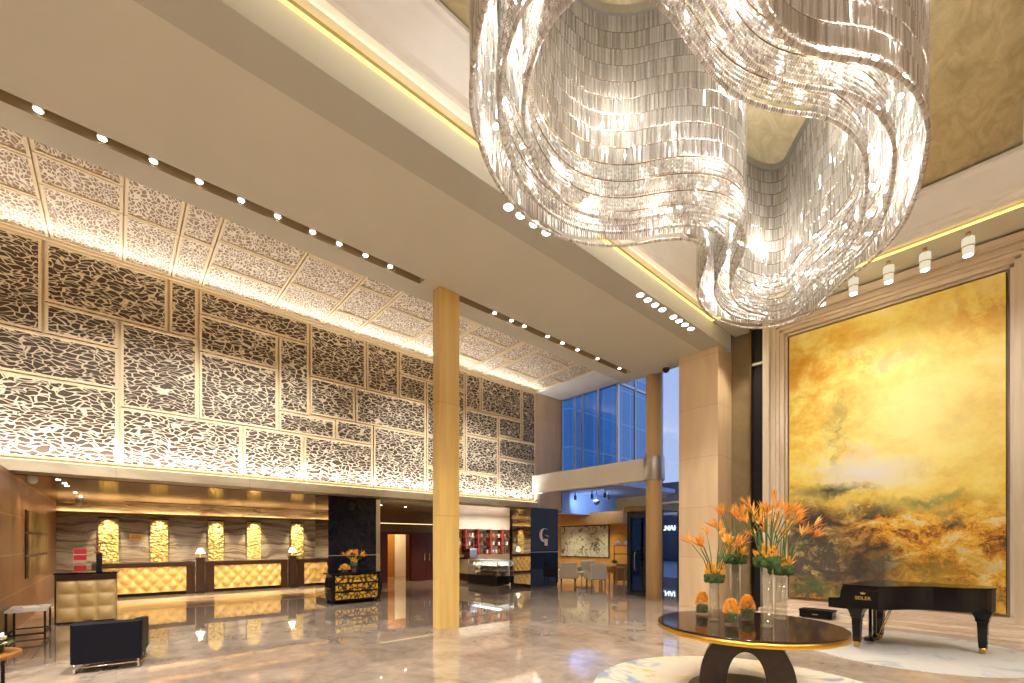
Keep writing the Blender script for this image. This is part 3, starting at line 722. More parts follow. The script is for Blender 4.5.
# pendants over the painting
pend = [(-.49, 'rightmost'), (-1.05, 'second from the right'), (-1.57, 'middle'), (-2.12, 'second from the left'), (-2.66, 'leftmost')]
p0 = None
for x, w in pend:
    lab = w+' of the five cylinder ceiling lights above the big painting'
    loc = (x, 11.2, ZC)
    if p0 is None:
        p0 = thing('cylinder_ceiling_light', lab, 'light', loc, 0, 'cylinder lights above the painting')
        MB().lathe([(.035, 0), (.035, -.1)], (0, 0, 0), 16).build('stem', 'brass', p0)
        MB().lathe([(.08, -.1), (.085, -.11), (.085, -.24), (.08, -.25)], (0, 0, 0), 24).build('upper_shade', 'pendantglow', p0)
        MB().lathe([(.087, -.25), (.087, -.265)], (0, 0, 0), 24).build('ring', 'brass', p0)
        MB().lathe([(.076, -.265), (.076, -.4)], (0, 0, 0), 24).build('lower_shade', 'pendantglow', p0)
        MB().lathe([(.06, -.41), (.06, -.4)], (0, 0, 0), 20).build('lens', 'lens', p0)
    else: dup(p0, loc, None, lab)
    lamp('SPOT', 'painting_spot', (x, 11.2, ZC-.44), 26, (1, .97, .92), .08, (x-.1, 12.1, 3.2), math.radians(80), 1.)
for x, z in ((.3, 3.0), (-1.1, 3.0), (-2.5, 3.0), (-3.8, 3.0)):   # fill spots without fixtures, added to light the canvas evenly
    lamp('SPOT', 'painting_fill', (x, 8.75, 7.1), 95, (1, .98, .95), .12, (x*.85-.25, 12, z-.5), math.radians(76), 1.)
lamp('SPOT', 'recess_fill', (-4.2, 11.5, 7.12), 160, (1, .9, .72), .06, (-4.95, 12.0, 3.2), math.radians(64), .9)  # spot without a fixture, added to brighten the side of the pier
for x, y, lab in ((-8.75, 2.12, 'small grey spotlight hanging from the lattice ceiling just beyond the soffit slot'),):
    t = thing('hanging_spotlight', lab, 'light', (x, y, ZL))
    MB().lathe([(.012, 0), (.012, -.1)], (0, 0, 0), 8).build('stem', 'steel', t)
    MB().lathe([(.045, -.1), (.05, -.12), (.05, -.3), (.04, -.31)], (0, 0, 0), 16).build('housing', 'steel', t)
# ceiling cameras
def dome(name, label, loc, r=.09, m='black'):
    t = thing(name, label, 'camera', loc)
    MB().lathe([(r*.9, 0), (r*.9, -.05)], (0, 0, 0), 20).build('mount', 'white_paint', t)
    MB().sphere((0, 0, -.07), r, 16, 10).build('dome', m, t)
dome('security_camera', 'black dome security camera on the soffit above the sky pane', (-6.58, 11.8, ZS), .1)
dome('security_camera', 'white dome security camera in the reception ceiling corner by the copper wall', (-12.9, -1.25, ZR), .09, 'ceramic')
dome('security_camera', 'small dome security camera near the back corner of the reception ceiling', (-19.8, -.9, ZR), .09, 'ceramic')
dome('security_camera', 'dark dome camera hanging in the blue-lit vestibule beyond the cross beam', (-11.2, 14.6, 3.78-.35), .13, 'matte_black')
MB().lathe([(.02, 0), (.02, .35)], (0, 0, 0), 8).build('drop_rod', 'steel', bpy.data.objects['security_camera.003'])
# reception downlights
rd = [(-13.2, -.9), (-13.9, -.85), (-14.5, -.85), (-16.3, -.8), (-17.6, -.75)]
for k, (x, y) in enumerate(rd):
    dl_ = dup(firstd, (x, y, ZR), None, ORD[k]+' small downlight along the copper wall, counted from the front', 'downlights along the copper wall'); dl_.scale = (.55, .55, .55)
    lamp('SPOT', 'copper_wall_spot', (x, -1.25, ZR-.03), 45, (1, .72, .45), .03, (x, -1.42, 0), math.radians(60), .7)
for k, (x, y, w) in enumerate(((-14.6, 6.9, 'left'), (-14.9, 8.0, 'right'))):
    dl_ = dup(firstd, (x, y, ZR), None, w+' of two small downlights in the ceiling before the red-brown doors', 'downlights before the doors'); dl_.scale = (.55, .55, .55)
for yc in (-.19, 1.16, 2.88, 4.18, 5.82):
    lamp('SPOT', 'relief_spot', (-20.1, yc, 2.86), 150, (1, .85, .5), .03, (-20.47, yc, 1.3), math.radians(55), .7)
# recessed lights of the reception bay, the shop and the cafe
for y in (-.2, 2.4, 5.): lamp('SPOT', 'reception_spot', (-15.6, y, ZR-.04), 420, (1, .86, .64), .08, (-17.6, y, .4), math.radians(95), .7)
for y in (1., 4.): lamp('SPOT', 'reception_spot', (-18.9, y, ZR-.04), 170, (1, .86, .64), .08, (-19.0, y, 0), math.radians(120), .7)
lamp('POINT', 'backroom_lamp', (-19.1, 9.4, 2.6), 120, (1, .75, .4), .1)
lamp('SPOT', 'door_spot', (-15.4, 9.0, ZR-.04), 90, (1, .8, .5), .08, (-16., 9., 0), math.radians(110), .7)
for x, y in ((-16.2, 12.6), (-16.2, 14.6), (-14.2, 13.2)): lamp('AREA', 'shop_lamp', (x, y, 3.0), 50, (1, .9, .76), 1.7, (x, y, 0), spread=math.radians(120))
for x, y in ((-13.6, 14.6), (-12.6, 16.6), (-14.6, 16.6)): lamp('AREA', 'cafe_lamp', (x, y, 2.98 if y < 15 else 2.45), 17, (1, .78, .44), 1.0, (x, y, 0), spread=math.radians(120))
for y0, tx, ty, tz in ((1.2, -13.0, -.45, .6), (.6, -8.5, -.1, .2), (6.2, -12.2, 5.0, .5)):  # spots without fixtures, added to brighten the concierge desk, armchair and credenza
    lamp('SPOT', 'seating_fill', (-6.6, y0, ZS-.02), 1100, (1, .95, .85), .06, (tx, ty, tz), math.radians(26), .8)
# strips washing the lattice
lamp('AREA', 'lattice_wash', (XW+.1, 4.0, 3.3), 150, (1, .97, .94), 16.4, (XW-.02, 4.0, 5.2), sizey=.05, spread=math.radians(120))
lamp('AREA', 'lattice_ceiling_wash', (XW+.26, 4.0, 7.36), 36, (1, .93, .82), 16.4, (XW+1.0, 4.0, 8.), sizey=.05, spread=math.radians(150))
# unseen fill spots without fixtures, added out of view to brighten the hall
for x, y in ((2.5, 2), (3.5, 6), (-2, -3), (2, -4), (-6.4, -4), (-9.5, -5)):
    lamp('SPOT', 'hall_fill', (x, y, 6.6), 1100, (1, .97, .93), .15, (x-1.5 if y < 0 else x, y+(2.5 if y < 0 else 0), 0), math.radians(110), .7)


# ================================================================== EXTERIOR
struct('ground_street', MB().box(-60, 40, 20, 90, -.25, -.05), 'street')
tag(MB().box(-70, -26, 30, 46, 0, 60).build('office_tower', 'facade'), 'blue glass office tower outside beyond the upper curtain wall', 'building')
t = thing('shop_building', 'low dark blue shopfront building across the street with lit sign letters', 'building', (-18, 38, 0))
MB().box(-7.8, 16, 0, 8, 0, 7.2).build('facade', 'shopfront', t)
for k in range(8): MB().box(-7.5+k*2.9, -7.35+k*2.9, -.08, 0, 0, 3.2).build('mullion', 'steel', t)
MB().box(-7.7, 15.8, -.12, 0, 4.2, 4.5).build('ledge', 'steel', t)
def text(body, name, size, mat, loc, rot, parent=None, ext=.01, align='CENTER'):
    cu = bpy.data.curves.new(name, 'FONT'); cu.body = body; cu.size = size; cu.extrude = ext; cu.align_x = align
    o = bpy.data.objects.new(name+'_tmp', cu); COL.objects.link(o)
    dg = bpy.context.evaluated_depsgraph_get(); me = bpy.data.meshes.new_from_object(o.evaluated_get(dg))
    bpy.data.objects.remove(o); me.materials.clear(); me.materials.append(M[mat])
    r = bpy.data.objects.new(name, me); COL.objects.link(r); r.location = loc; r.rotation_euler = rot
    if parent: r.parent = parent
    return r
text('STIO  LILNAI', 'sign_letters', .62, 'sign_white', (-3.9, -.2, 2.8), (PI/2, 0, 0), t, .04)
t = thing('entrance_door', 'dark framed glass entrance door left of the round column', 'door', (-8.27, 12.4, 0))
W_, D_, H_ = 1.2, 1.25, 2.86
m = MB()
for x in (.05, W_-.05):
    for y in (.05, D_): m.box(x-.06, x+.06, y-.06, y+.06, 0, H_-.16)
m.box(0, W_, 0, .1, 0, .1); m.box(0, W_, 0, .1, 2.5, 2.62)
m.box(0, .1, 0, D_, 0, .1)
m.build('frame', 'matte_black', t)
MB().box(-.08, W_+.08, -.08, D_+.06, H_-.16, H_).build('canopy_roof', 'bronze', t)
MB().box(.1, W_-.1, .03, .05, .1, 2.5).build('pane', 'darkpane', t)
MB().box(.03, .05, .1, D_, .1, 2.7).build('pane', 'darkpane', t)
MB().tube([(.3, 0, .8), (.3, -.06, .85), (.3, -.06, 1.35), (.3, 0, 1.4)], .014).build('door_handle', 'steel', t)
# hanging spotlights under the canopy
hs = None
for k, (x, y) in enumerate(((-11.9, 14.1), (-11.2, 14.3), (-10.9, 15.0), (-10.5, 14.2))):
    lab = ORD[k]+' black spotlight from the left hanging under the blue-lit canopy'
    if hs is None:
        hs = thing('hanging_spotlight', lab, 'light', (x, y, 3.78), 0, 'canopy spotlights')
        MB().lathe([(.015, 0), (.015, -.14)], (0, 0, 0), 8).build('stem', 'black', hs)
        MB().lathe([(.05, -.14), (.055, -.16), (.055, -.32), (.045, -.33)], (0, 0, 0), 16).build('housing', 'matte_black', hs)
    else: dup(hs, (x, y, 3.78), None, lab)
    lamp('SPOT', 'canopy_dusk_fill', (x, y, 3.43), 40, (.55, .72, 1), .05, (XW, y+2.0, 3.4), math.radians(140), 1.)  # blue light added at the spotlights to stand in for the dusk sky

# ================================================================== BLACK PILLARS
def pillar(x0, x1, y0, y1, label, left='mirror'):
    t = thing('glass_pillar', label, 'pillar', (x0, y0, 0))
    w, d = x1-x0, y1-y0
    MB().box(.02, w-.02, .02, d-.02, 0, ZR-.005).build('core', 'black', t)
    MB().box(w-.02, w, 0, d*.49, .12, ZR-.01).build('glass_panel', 'blackglass', t)
    MB().box(w-.02, w, d*.49+.012, d-.14, .12, ZR-.01).build('glass_panel', 'blackglass', t)
    MB().box(0, w-.02, 0, .02, .12, ZR-.01).build('mirror_panel', 'mirror', t)
    MB().box(w-.021, w+.004, 0, d, 1.33, 1.345).build('joint_strip', 'steel', t)
    return t
p = pillar(-13.75, -12.65, 4.42, 5.95, 'black glass clad pillar behind the gold patterned credenza')
MB().box(1.08, 1.1, 1.53-.13, 1.53, .12, ZR-.01).build('mirror_strip', 'mirror', p)
p = pillar(-13.1, -11.9, 11.56, 13.05, 'black glass clad pillar bearing a rose gold crescent emblem')
MB().box(1.18, 1.2, 1.49-.13, 1.49, .12, ZR-.01).build('glass_panel', 'blackglass', p)
# crescent emblem with a small cup-like figure
em = MB(); cr = []
for i in range(25): a = math.radians(60+ i*240/24); cr.append((.26*math.cos(a), .26*math.sin(a)))
for i in range(24, -1, -1): a = math.radians(60+i*240/24); cr.append((.09+.2*math.cos(a)*1.02, .02+.235*math.sin(a)*.98))
vs = [(1.2, .68+x, 1.98+z) for x, z in cr]+[(1.225, .68+x, 1.98+z) for x, z in cr]; n = len(cr)
em.add(vs, [(i, (i+1) % n, n+(i+1) % n, n+i) for i in range(n)]); 
for i in range(24): em.add([vs[n+i], vs[n+i+1], vs[n+n-2-i], vs[n+n-1-i]], [(0, 1, 2, 3)])
for k in range(3): em.sphere((1.21, .76+k*.07, 1.98-.02*k), .035, 10, 6)
em.box(1.2, 1.22, .7, .88, 1.58, 1.84)
em.build('emblem', 'pink_gold', p)
t = thing('black_credenza', 'black bombe credenza with gold scroll pattern in front of the black pillar', 'cabinet', (-12.36, 5.02, 0))
prof2 = []
cm = MB()
def bombe(z): return .2+.07*math.sin(PI*min(1, max(0, (z-.1)/.7)))
N = 14; vs = []; fs = []
for k in range(N+1):
    z = .12+(.83-.12)*k/N; b = .05*math.sin(PI*k/N)
    for sx, sy in ((-.22, -.68-b), (.2+b, -.68-b), (.2+b, .68+b), (-.22, .68+b)): vs.append((sx, sy, z))
for k in range(N):
    for i in range(4): j = (i+1) % 4; fs.append((k*4+i, k*4+j, (k+1)*4+j, (k+1)*4+i))
fs += [(3, 2, 1, 0), (N*4, N*4+1, N*4+2, N*4+3)]
cm.add(vs, fs).build('body', 'lacquer', t)
vs = []; fs = []
for k in range(N+1):
    z = .14+(.8-.14)*k/N; b = .05*math.sin(PI*k/N)+.008
    vs += [(.2+b, -.6, z), (.2+b, .6, z)]
for k in range(N): fs.append((k*2, k*2+1, k*2+3, k*2+2))
# three drawer fronts
for d in range(3):
    m = MB()
    k0, k1 = ((0, 4), (5, 9), (10, 14))[d]
    m.add(vs[k0*2:(k1+1)*2], [(i*2, i*2+1, i*2+3, i*2+2) for i in range(k1-k0)], 0, True)
    dr = m.build('drawer', 'scroll', t)
    for y in (-.3, .3): MB().sphere((.2+.05*math.sin(PI*(k0+2)/N)+.02, y, vs[(k0+2)*2][2]), .02, 10, 6).build('knob', 'gold', dr)
MB().box(-.25, .29, -.76, .76, .83, .87).build('top', 'lacquer', t, .01)
for sx in (-.17, .2):
    for sy in (-.64, .64): MB().tube([(sx, sy, .14), (sx+.03, sy*1.04, .07), (sx, sy*1.02, 0)], [.04, .028, .02], 8).build('leg', 'lacquer', t)

# ---------------------------------------------------------------- flower helpers
def frand(r, a, b): return a+(b-a)*r.random()
def petal(m, p, d, L, w, mi=0):
    d = Vector(d).normalized(); s = d.cross(Vector((0, 0, 1)))
    if s.length < .1: s = Vector((1, 0, 0))
    s = s.normalized()*w; u = s.cross(d).normalized()*w*.5; p = Vector(p)
    q = p+d*L*.45
    m.add([p, q+s, q-s, q+u, q-u, p+d*L], [(0, 1, 3), (0, 3, 2), (0, 2, 4), (0, 4, 1), (5, 3, 1), (5, 2, 3), (5, 4, 2), (5, 1, 4)], mi)
def bird_flower(m, p, d, r, sz=1., mats=(0, 1)):
    # pointed bract with a fan of blade petals
    d = Vector(d).normalized()
    petal(m, p, d+Vector((0, 0, -.15)), .16*sz, .011*sz, 2)
    for k in range(8):
        e = d*frand(r, .5, 1.)+Vector((frand(r, -.5, .5), frand(r, -.5, .5), frand(r, .1, .9)))
        petal(m, Vector(p)+d*.02, e, frand(r, .09, .16)*sz, .011*sz, mats[r.random() < .35])
def arrangement(label, loc, H, spread, n, moss_r, group, sd, lean=(0, 0), scale=1.):
    r = random.Random(sd)
    t = thing('flower_arrangement', label, 'flowers', loc, 0, group)
    m = MB(); c = moss_r
    for i in range(26):
        a = 2*PI*i/13; rr = moss_r*(.85 if i < 13 else .6)
        m.sphere((rr*math.cos(a), rr*math.sin(a), .02+.04*(i % 2)), moss_r*.36, 8, 5)
    m.sphere((0, 0, .03), moss_r*.85, 12, 6, 0, .6)
    m.build('moss_ring', 'green_fabric', t)
    m = MB()
    for i in range(60):
        a = r.random()*2*PI; rr = moss_r*.85*math.sqrt(r.random()); z = .06+frand(r, 0, .16)*(1-rr/moss_r*.5)
        for k in range(3): petal(m, (rr*math.cos(a), rr*math.sin(a), z), (math.cos(a)*.6+frand(r, -.4, .4), math.sin(a)*.6+frand(r, -.4, .4), 1), frand(r, .05, .09), .013, r.random() < .4)
    m.build('orchid_cluster', ['yellow_petal', 'orange'], t)
    for i in range(n):
        a = 2*PI*(i+.5*r.random())/n*2.4; q = math.sqrt((i+.6)/n)
        tip = Vector((spread*q*math.cos(a)+lean[0], spread*q*math.sin(a)+lean[1], H*frand(r, .72, 1.)*(1-.22*q)))
        b = Vector((moss_r*.4*math.cos(a), moss_r*.4*math.sin(a), .04))
        mid = b.lerp(tip, .55); mid.x *= .75; mid.y *= .75
        st_ = MB().tube([b, b.lerp(mid, .5), mid, mid.lerp(tip, .6), tip], [.007, .0065, .006, .0055, .005], 6).build('stem', 'leaf', t)
        fm = MB(); dd = Vector((tip.x-b.x, tip.y-b.y, .12))
        dd = dd.normalized() if dd.length > .05 else Vector((1, 0, .2))
        bird_flower(fm, tip, dd, r, scale*1.15)
        fm.build('flower', ['orange', 'yellow_petal', 'red_petal'], st_)
    return t
def glass_vase(label, loc, r, h, group, name='glass_vase', liquid=True):
    t = thing(name, label, 'vase', loc, 0, group)
    MB().lathe([(r*.98, 0), (r, .01), (r, h), (r*.9, h), (r*.9, .03), (.001, .03)], (0, 0, 0), 28).build('glass_body', 'glass', t)
    MB().lathe([(r*.99, 0), (r*1.0, .012), (r*.8, .02)], (0, 0, 0), 28).build('base', 'ceramic' if not liquid else 'glass', t)
    return t

# ================================================================== CENTRE TABLE
TX, TY, TZ = -2.01, 5.39, .776
t = thing('round_table', 'large round centre table with dark glossy top and gold rim', 'table', (TX, TY, .014), math.atan2(TY, TX)+PI/2)
MB().lathe([(.9, TZ-.085), (.955, TZ-.08), (.965, TZ-.07), (.965, TZ-.028), (.95, TZ-.024)], (0, 0, 0), 96).build('gold_rim', 'gold', t)
MB().lathe([(.955, TZ-.024), (.96, TZ-.02), (.96, TZ-.004), (.954, TZ)], (0, 0, 0), 96).build('tabletop', 'table_gloss', t)
# horseshoe arch: thick bent plate
def arch(hw_o, hw_i, zo, zi, th, n=40):
    o_ = []; i_ = []
    for k in range(n+1):
        a = PI*(1-k/n)
        o_.append((hw_o*math.cos(a), max(.0, .02+(zo-.02)*math.sin(a)**.8)))
        i_.append((hw_i*math.cos(a), max(.03, .02+(zi-.02)*math.sin(a)**.8)))
    m = MB()
    for sgy in (0,):
        vs = []
        for (x, z), (u, v) in zip(o_, i_): vs += [(x, -th, z), (x, th, z), (u, th, v), (u, -th, v)]
        fs = []
        for k in range(n):
            for q in range(4): w = (q+1) % 4; fs.append((k*4+q, k*4+w, (k+1)*4+w, (k+1)*4+q))
        fs += [(0, 1, 2, 3), (n*4+3, n*4+2, n*4+1, n*4)]
        m.add(vs, fs)
    return m
arch(.49, .2, .7, .47, .13).build('arch_leg', 'darkwood', t, .006)
MB().lathe([(.5, .675), (.5, .7)], (0, 0, 0), 48).build('under_plate', 'darkwood', t)
MB().box(-.31, -.28, -.17, -.13, .5, .675).build('gold_inlay', 'gold', t)
MB().lathe([(.62, 0), (.62, .015), (.6, .025)], (0, 0, 0), 48).build('base_plate', 'darkwood', t)
tag(MB().lathe([(1.7, 0), (1.7, .01), (1.69, .014)], (0, 0, 0), 80).build('round_rug', 'rug1', None, 0, (-1.95, 5.27, 0)), 'round pale carpet with grey and ochre swirls under the centre table', 'rug')
tag(MB().lathe([(1.6, 0), (1.6, .01), (1.59, .014)], (0, 0, 0), 80).build('round_rug', 'rug2', None, 0, (-1.15, 9.55, 0)), 'round silvery pale carpet under the grand piano', 'rug')
vz = TZ+.014
specs = [('shortest tall glass cylinder vase at the left of the table', (-2.31, 5.24), .055, .46, .36, 'leftmost bird of paradise arrangement, on the shortest tall vase', .62, .3, 14, .1, 11),
         ('tall glass cylinder vase behind the short flower cups', (-2.32, 5.86), .065, .67, 0, 'bird of paradise arrangement on the vase at the back left', .7, .32, 15, .125, 12),
         ('tall glass cylinder vase standing nearest the front of the table', (-1.77, 5.31), .062, .67, 0, 'bird of paradise arrangement on the front tall vase', .72, .3, 16, .12, 13),
         ('tall glass cylinder vase standing rightmost on the table', (-1.84, 5.98), .07, .55, 0, 'rightmost bird of paradise arrangement, reaching toward the painting', .72, .36, 15, .125, 14)]
for vl, (x, y), r_, h_, _, al, H, sp, n_, mr, sd in specs:
    glass_vase(vl, (x, y, vz), r_, h_, 'tall vases on the centre table')
    arrangement(al, (x, y, vz+h_+.005), H, sp, n_, mr, 'bird of paradise arrangements', sd)
for lab, x, y, sd in (('short glass cup of moss and orange blossoms at the left table edge', -2.6, 5.55, 1), ('short glass cup of moss and amber blossoms nearest the front of the three cups', -2.06, 5.1, 2), ('short glass cup of moss and amber blossoms between the front vase and the back vase', -2.08, 5.6, 3)):
    g = glass_vase(lab, (x, y, vz), .075, .13, 'short flower cups', 'flower_cup')
    r = random.Random(sd); m = MB()
    m.lathe([(.06, .035), (.066, .05), (.066, .12), (.05, .14)], (0, 0, 0), 20)
    for i in range(30):
        a = r.random()*2*PI; m.sphere((.058*math.cos(a), .058*math.sin(a), frand(r, .05, .125)), .012, 6, 4)
    m.build('moss', 'green_fabric', g)
    m = MB()
    for i in range(280):
        z = r.random(); a = r.random()*2*PI; rr = .062*math.sqrt(1-z**1.6)
        petal(m, (rr*math.cos(a), rr*math.sin(a), .13+z*.15), (math.cos(a), math.sin(a), .5+z), .04, .011, r.random() < .45)
    m.build('blossom_cone', ['orange', 'yellow_petal'] if sd != 2 else ['yellow_petal', 'orange'], g)

# ================================================================== PIANO
PA = math.radians(-7.1)
t = thing('grand_piano', 'black lacquered grand piano with closed lid on the pale round carpet', 'piano', (-1.585, 9.49, .014), PA)
def bez(P, n=10):
    out = []
    for i in range(n):
        u = i/n; out.append(tuple((1-u)**3*P[0][k]+3*u*(1-u)**2*P[1][k]+3*u*u*(1-u)*P[2][k]+u**3*P[3][k] for k in (0, 1)))
    return out
outl = [(-.12, -.73)] + bez([(.26, -.73), (.5, -.73), (.5, -.22), (.82, -.08)]) + bez([(.82, -.08), (1.1, .02), (1.34, .1), (1.4, .4)]) + bez([(1.4, .4), (1.41, .6), (1.36, .72), (1.2, .73)]) + [(1.2, .73), (-.12, .73)]
def scale_o(P, d):
    cx = sum(p[0] for p in P)/len(P); cy = sum(p[1] for p in P)/len(P)
    return [(p[0]+(d if p[0] > cx else -d)*1.0, p[1]+(d if p[1] > cy else -d)*.6) for p in P]
MB().prism(outl, .66, 1.0).build('case', 'lacquer', t, .006)
MB().prism([(x if x > -.1 else x-.0, y) for x, y in scale_o(outl, .012)], 1.0, 1.025).build('lid', 'lacquer', t, .004)
# cheeks with an S profile either side of the keyboard
def cheek(y0, y1, name='cheek'):
    pr = [(-.33, .63), (-.02, .63), (-.02, 1.0), (-.13, 1.0)] + [(-.13-.035*math.sin(k/6*PI/2), 1.0-.17*k/6) for k in range(1, 7)] + [(-.19, .8), (-.33, .79)]
    m = MB(); n = len(pr)
    vs = [(x, y0, z) for x, z in pr]+[(x, y1, z) for x, z in pr]
    m.add(vs, [tuple(range(n)), tuple(reversed(range(n, 2*n)))]+[(i, n+i, n+(i+1) % n, (i+1) % n) for i in range(n)])
    return m.build(name, 'lacquer', t, .004)
cheek(-.735, -.66); cheek(.66, .735)
MB().box(-.32, -.12, -.66, .66, .63, .68).build('key_bed', 'lacquer', t)
MB().box(-.325, -.3, -.66, .66, .63, .73).build('key_slip', 'lacquer', t)
MB().box(-.3, -.17, -.62, .62, .68, .705).build('keyboard', 'ceramic', t)
m = MB()
for k in range(36): m.box(-.26, -.17, -.6+k*.0337, -.588+k*.0337, .705, .715)
m.build('black_keys', 'black', t)
MB().box(-.165, -.125, -.66, .66, .68, .97).build('fallboard', 'lacquer', t)
def pleg(x, y):
    m = MB()
    def sq(w, z): return [(x-w, y-w, z), (x+w, y-w, z), (x+w, y+w, z), (x-w, y+w, z)]
    P = [(.045, .1), (.06, .48), (.075, .5), (.075, .54), (.11, .64)]
    vs = []; fs = []
    for w, z in P: vs += sq(w, z)
    for k in range(len(P)-1):
        for i in range(4): j = (i+1) % 4; fs.append((k*4+i, k*4+j, (k+1)*4+j, (k+1)*4+i))
    fs.append((3, 2, 1, 0)); m.add(vs, fs)
    l = m.build('leg', 'lacquer', t, .004)
    MB().lathe([(.03, .02), (.045, .06), (.05, .1)], (x, y, 0), 14).build('brass_cap', 'brass', l)
    c = MB().sphere((x-.02, y, .03), .03, 12, 8); c.build('caster', 'brass', l)
pleg(0, -.525); pleg(0, .525); pleg(1.26, .5)
m = MB()
for y in (-.1, .1): m.box(.03, .07, y-.02, y+.02, .1, .64)
m.box(-.02, .1, -.16, .16, .06, .12)
ly_ = m.build('pedal_lyre', 'lacquer', t)
for y in (-.08, 0, .08): MB().box(-.14, 0, y-.015, y+.015, .06, .075).build('pedal', 'brass', ly_)
for y in (-.05, .05): MB().tube([(.12, y, .1), (.3, y, .64)], .006).build('brace_rod', 'brass', ly_)
text('SEILER', 'brand_letters', .075, 'gold_letters', (.14, -.738, .8), (PI/2, 0, 0), t, .002)
m = MB()
m.prism([(-.028, 0), (.028, 0), (.034, .036), (.014, .018), (0, .042), (-.014, .018), (-.034, .036)], -.002, .002, 0, Matrix.Translation((.14, -.739, .885)) @ Matrix.Rotation(PI/2, 4, 'X'))
m.build('crown_mark', 'gold_letters', t)
t = thing('black_case', 'low black case lying on the marble step left of the piano', 'case', (-2.76, 11.28, .08))
MB().box(-.3, .3, -.16, .16, .02, .15).build('body', 'lacquer', t, .01)
MB().box(-.31, .31, -.17, .17, .15, .19).build('lid', 'navy', t, .01)
for x in (-.24, .24): MB().box(x-.03, x+.03, -.12, .12, 0, .02).build('foot', 'matte_black', t)
MB().box(-.05, .05, -.185, -.16, .09, .105).build('handle', 'chrome', t)

# ================================================================== RECEPTION FURNITURE
def quilt(w, h, nu, nv, diag, depth=.03, res=10, gap=.07):
    # puffed upholstery in the YZ plane facing +X, origin at lower corner
    m = MB(); NU, NV = nu*res, nv*res; vs = []; fs = []
    for j in range(NV+1):
        for i in range(NU+1):
            u, v = i/NU*nu, j/NV*nv
            if diag: a, b = u+v, u-v
            else: a, b = u, v
            da = abs(a-round(a)); db = abs(b-round(b))
            k = math.sin(min(1, da/.5)*PI/2)**.8; k2 = math.sin(min(1, db/.5)*PI/2)**.8
            vs.append((depth*k*k2, w*i/NU, h*j/NV))
    for j in range(NV):
        for i in range(NU): q = j*(NU+1)+i; fs.append((q, q+1, q+NU+2, q+NU+1))
    return m.add(vs, fs, 0, True)
def desk(label, y0, y1, mm):
    t = thing('reception_desk', label, 'desk', (-18.2, y0, 0), 0, 'reception desks')
    w = y1-y0
    MB().box(-.8, 0, 0, .24, 0, 1.06).build('side_post', 'darkwood', t, .006)
    MB().box(-.8, 0, w-.24, w, 0, 1.06).build('side_post', 'darkwood', t, .006)
    MB().box(-.8, .02, 0, w, .92, 1.06).build('counter_top', 'darkwood', t, .006)
    MB().box(-.6, -.06, .24, w-.24, .1, .92).build('body', 'gold_leather', t)
    q = quilt(w-.48, .8, mm, 2, True, .1); q.build('quilted_panel', 'gold_leather', t, 0, (-.06, .24, .11))
    MB().box(-.5, -.1, .1, w-.1, 0, .1).build('plinth', 'black', t)
    return t
desk('longest quilted reception desk, partly behind the square concierge desk', -.55, 1.98, 6)
desk('quilted reception desk between the two lamp pedestals', 2.28, 4.85, 6)
desk('quilted reception desk at the right, mostly hidden by the black pillar', 5.2, 7.3, 5)
lp = None
for x, y, lab, ll in ((-18.25, 2.13, 'dark lamp pedestal between the first two reception desks', 'white shaded table lamp on the pedestal between the first two desks'), (-18.25, 5.02, 'lamp pedestal between the second and the hidden third desk', 'white shaded table lamp right of the middle reception desk'), (-18.0, 6.15, '', '')):
    if lab:
        t = thing('lamp_pedestal', lab, 'pedestal', (x, y, 0), 0, 'lamp pedestals')
        MB().box(-.14, .14, -.13, .13, 0, .06).build('plinth', 'black', t)
        MB().box(-.12, .12, -.11, .11, .06, 1.16).build('shaft', 'darkwood', t)
        MB().box(-.15, .15, -.14, .14, 1.16, 1.2).build('cap', 'darkwood', t)
        z = 1.2
    else: z = 1.06; ll = 'white shaded table lamp on the desk beside the black pillar'; x = -18.5
    if lp is None:
        lp = thing('table_lamp', ll, 'lamp', (x, y, z), 0, 'reception lamps')
        MB().lathe([(.06, 0), (.06, .02), (.02, .03), (.04, .07), (.025, .1), (.01, .12), (.01, .2)], (0, 0, 0), 18).build('base', 'brass', lp)
        MB().lathe([(.14, .13), (.06, .31)], (0, 0, 0), 28, 0, True, False).build('lamp_shade', 'shade', lp)
    else: dup(lp, (x, y, z), None, ll)
    lamp('POINT', 'lamp_glow', (x, y, z+.3), 10, (1, .85, .6), .05)
t = thing('wall_plaque', 'small bronze plaque on the striped marble wall', 'sign', (-20.49, .52, 1.9))
MB().box(0, .03, -.17, .17, -.1, .1).build('plate', 'gold', t, .004); MB().box(.03, .034, -.14, .14, -.07, .07).build('inset', 'oak', t)
# concierge desk
t = thing('concierge_desk', 'square concierge desk with tan leather tiles and black top', 'desk', (-13.1, -.47, 0), math.radians(-3))
MB().box(-.6, -.02, -.46, .46, .04, .92).build('body', 'tan_leather', t)
MB().box(-.62, .02, -.48, -.455, 0, 1.06).build('side_panel', 'darkwood', t)
quilt(.9, .86, 3, 3, False, .07).build('leather_tiles', 'tan_leather', t, 0, (-.02, -.45, .05))
MB().box(-.62, .01, -.48, .48, .91, 1.04).build('apron', 'darkwood', t)
MB().box(-.64, .03, -.5, .5, 1.04, 1.07).build('counter_top', 'blackglass', t, .004)
MB().box(-.55, -.03, -.44, .44, 0, .04).build('plinth', 'black', t)
t = thing('notice_stand', 'red and white notice board standing on the concierge desk', 'sign', (-13.35, -.58, 1.07), 0)
MB().box(-.01, 0, -.1, .1, .26, .5).build('red_board', 'red', t); MB().box(0, .003, -.1, .1, .37, .385).build('white_line', 'paperwhite', t)
MB().box(-.01, 0, -.1, .1, .02, .14).build('red_board', 'red', t)
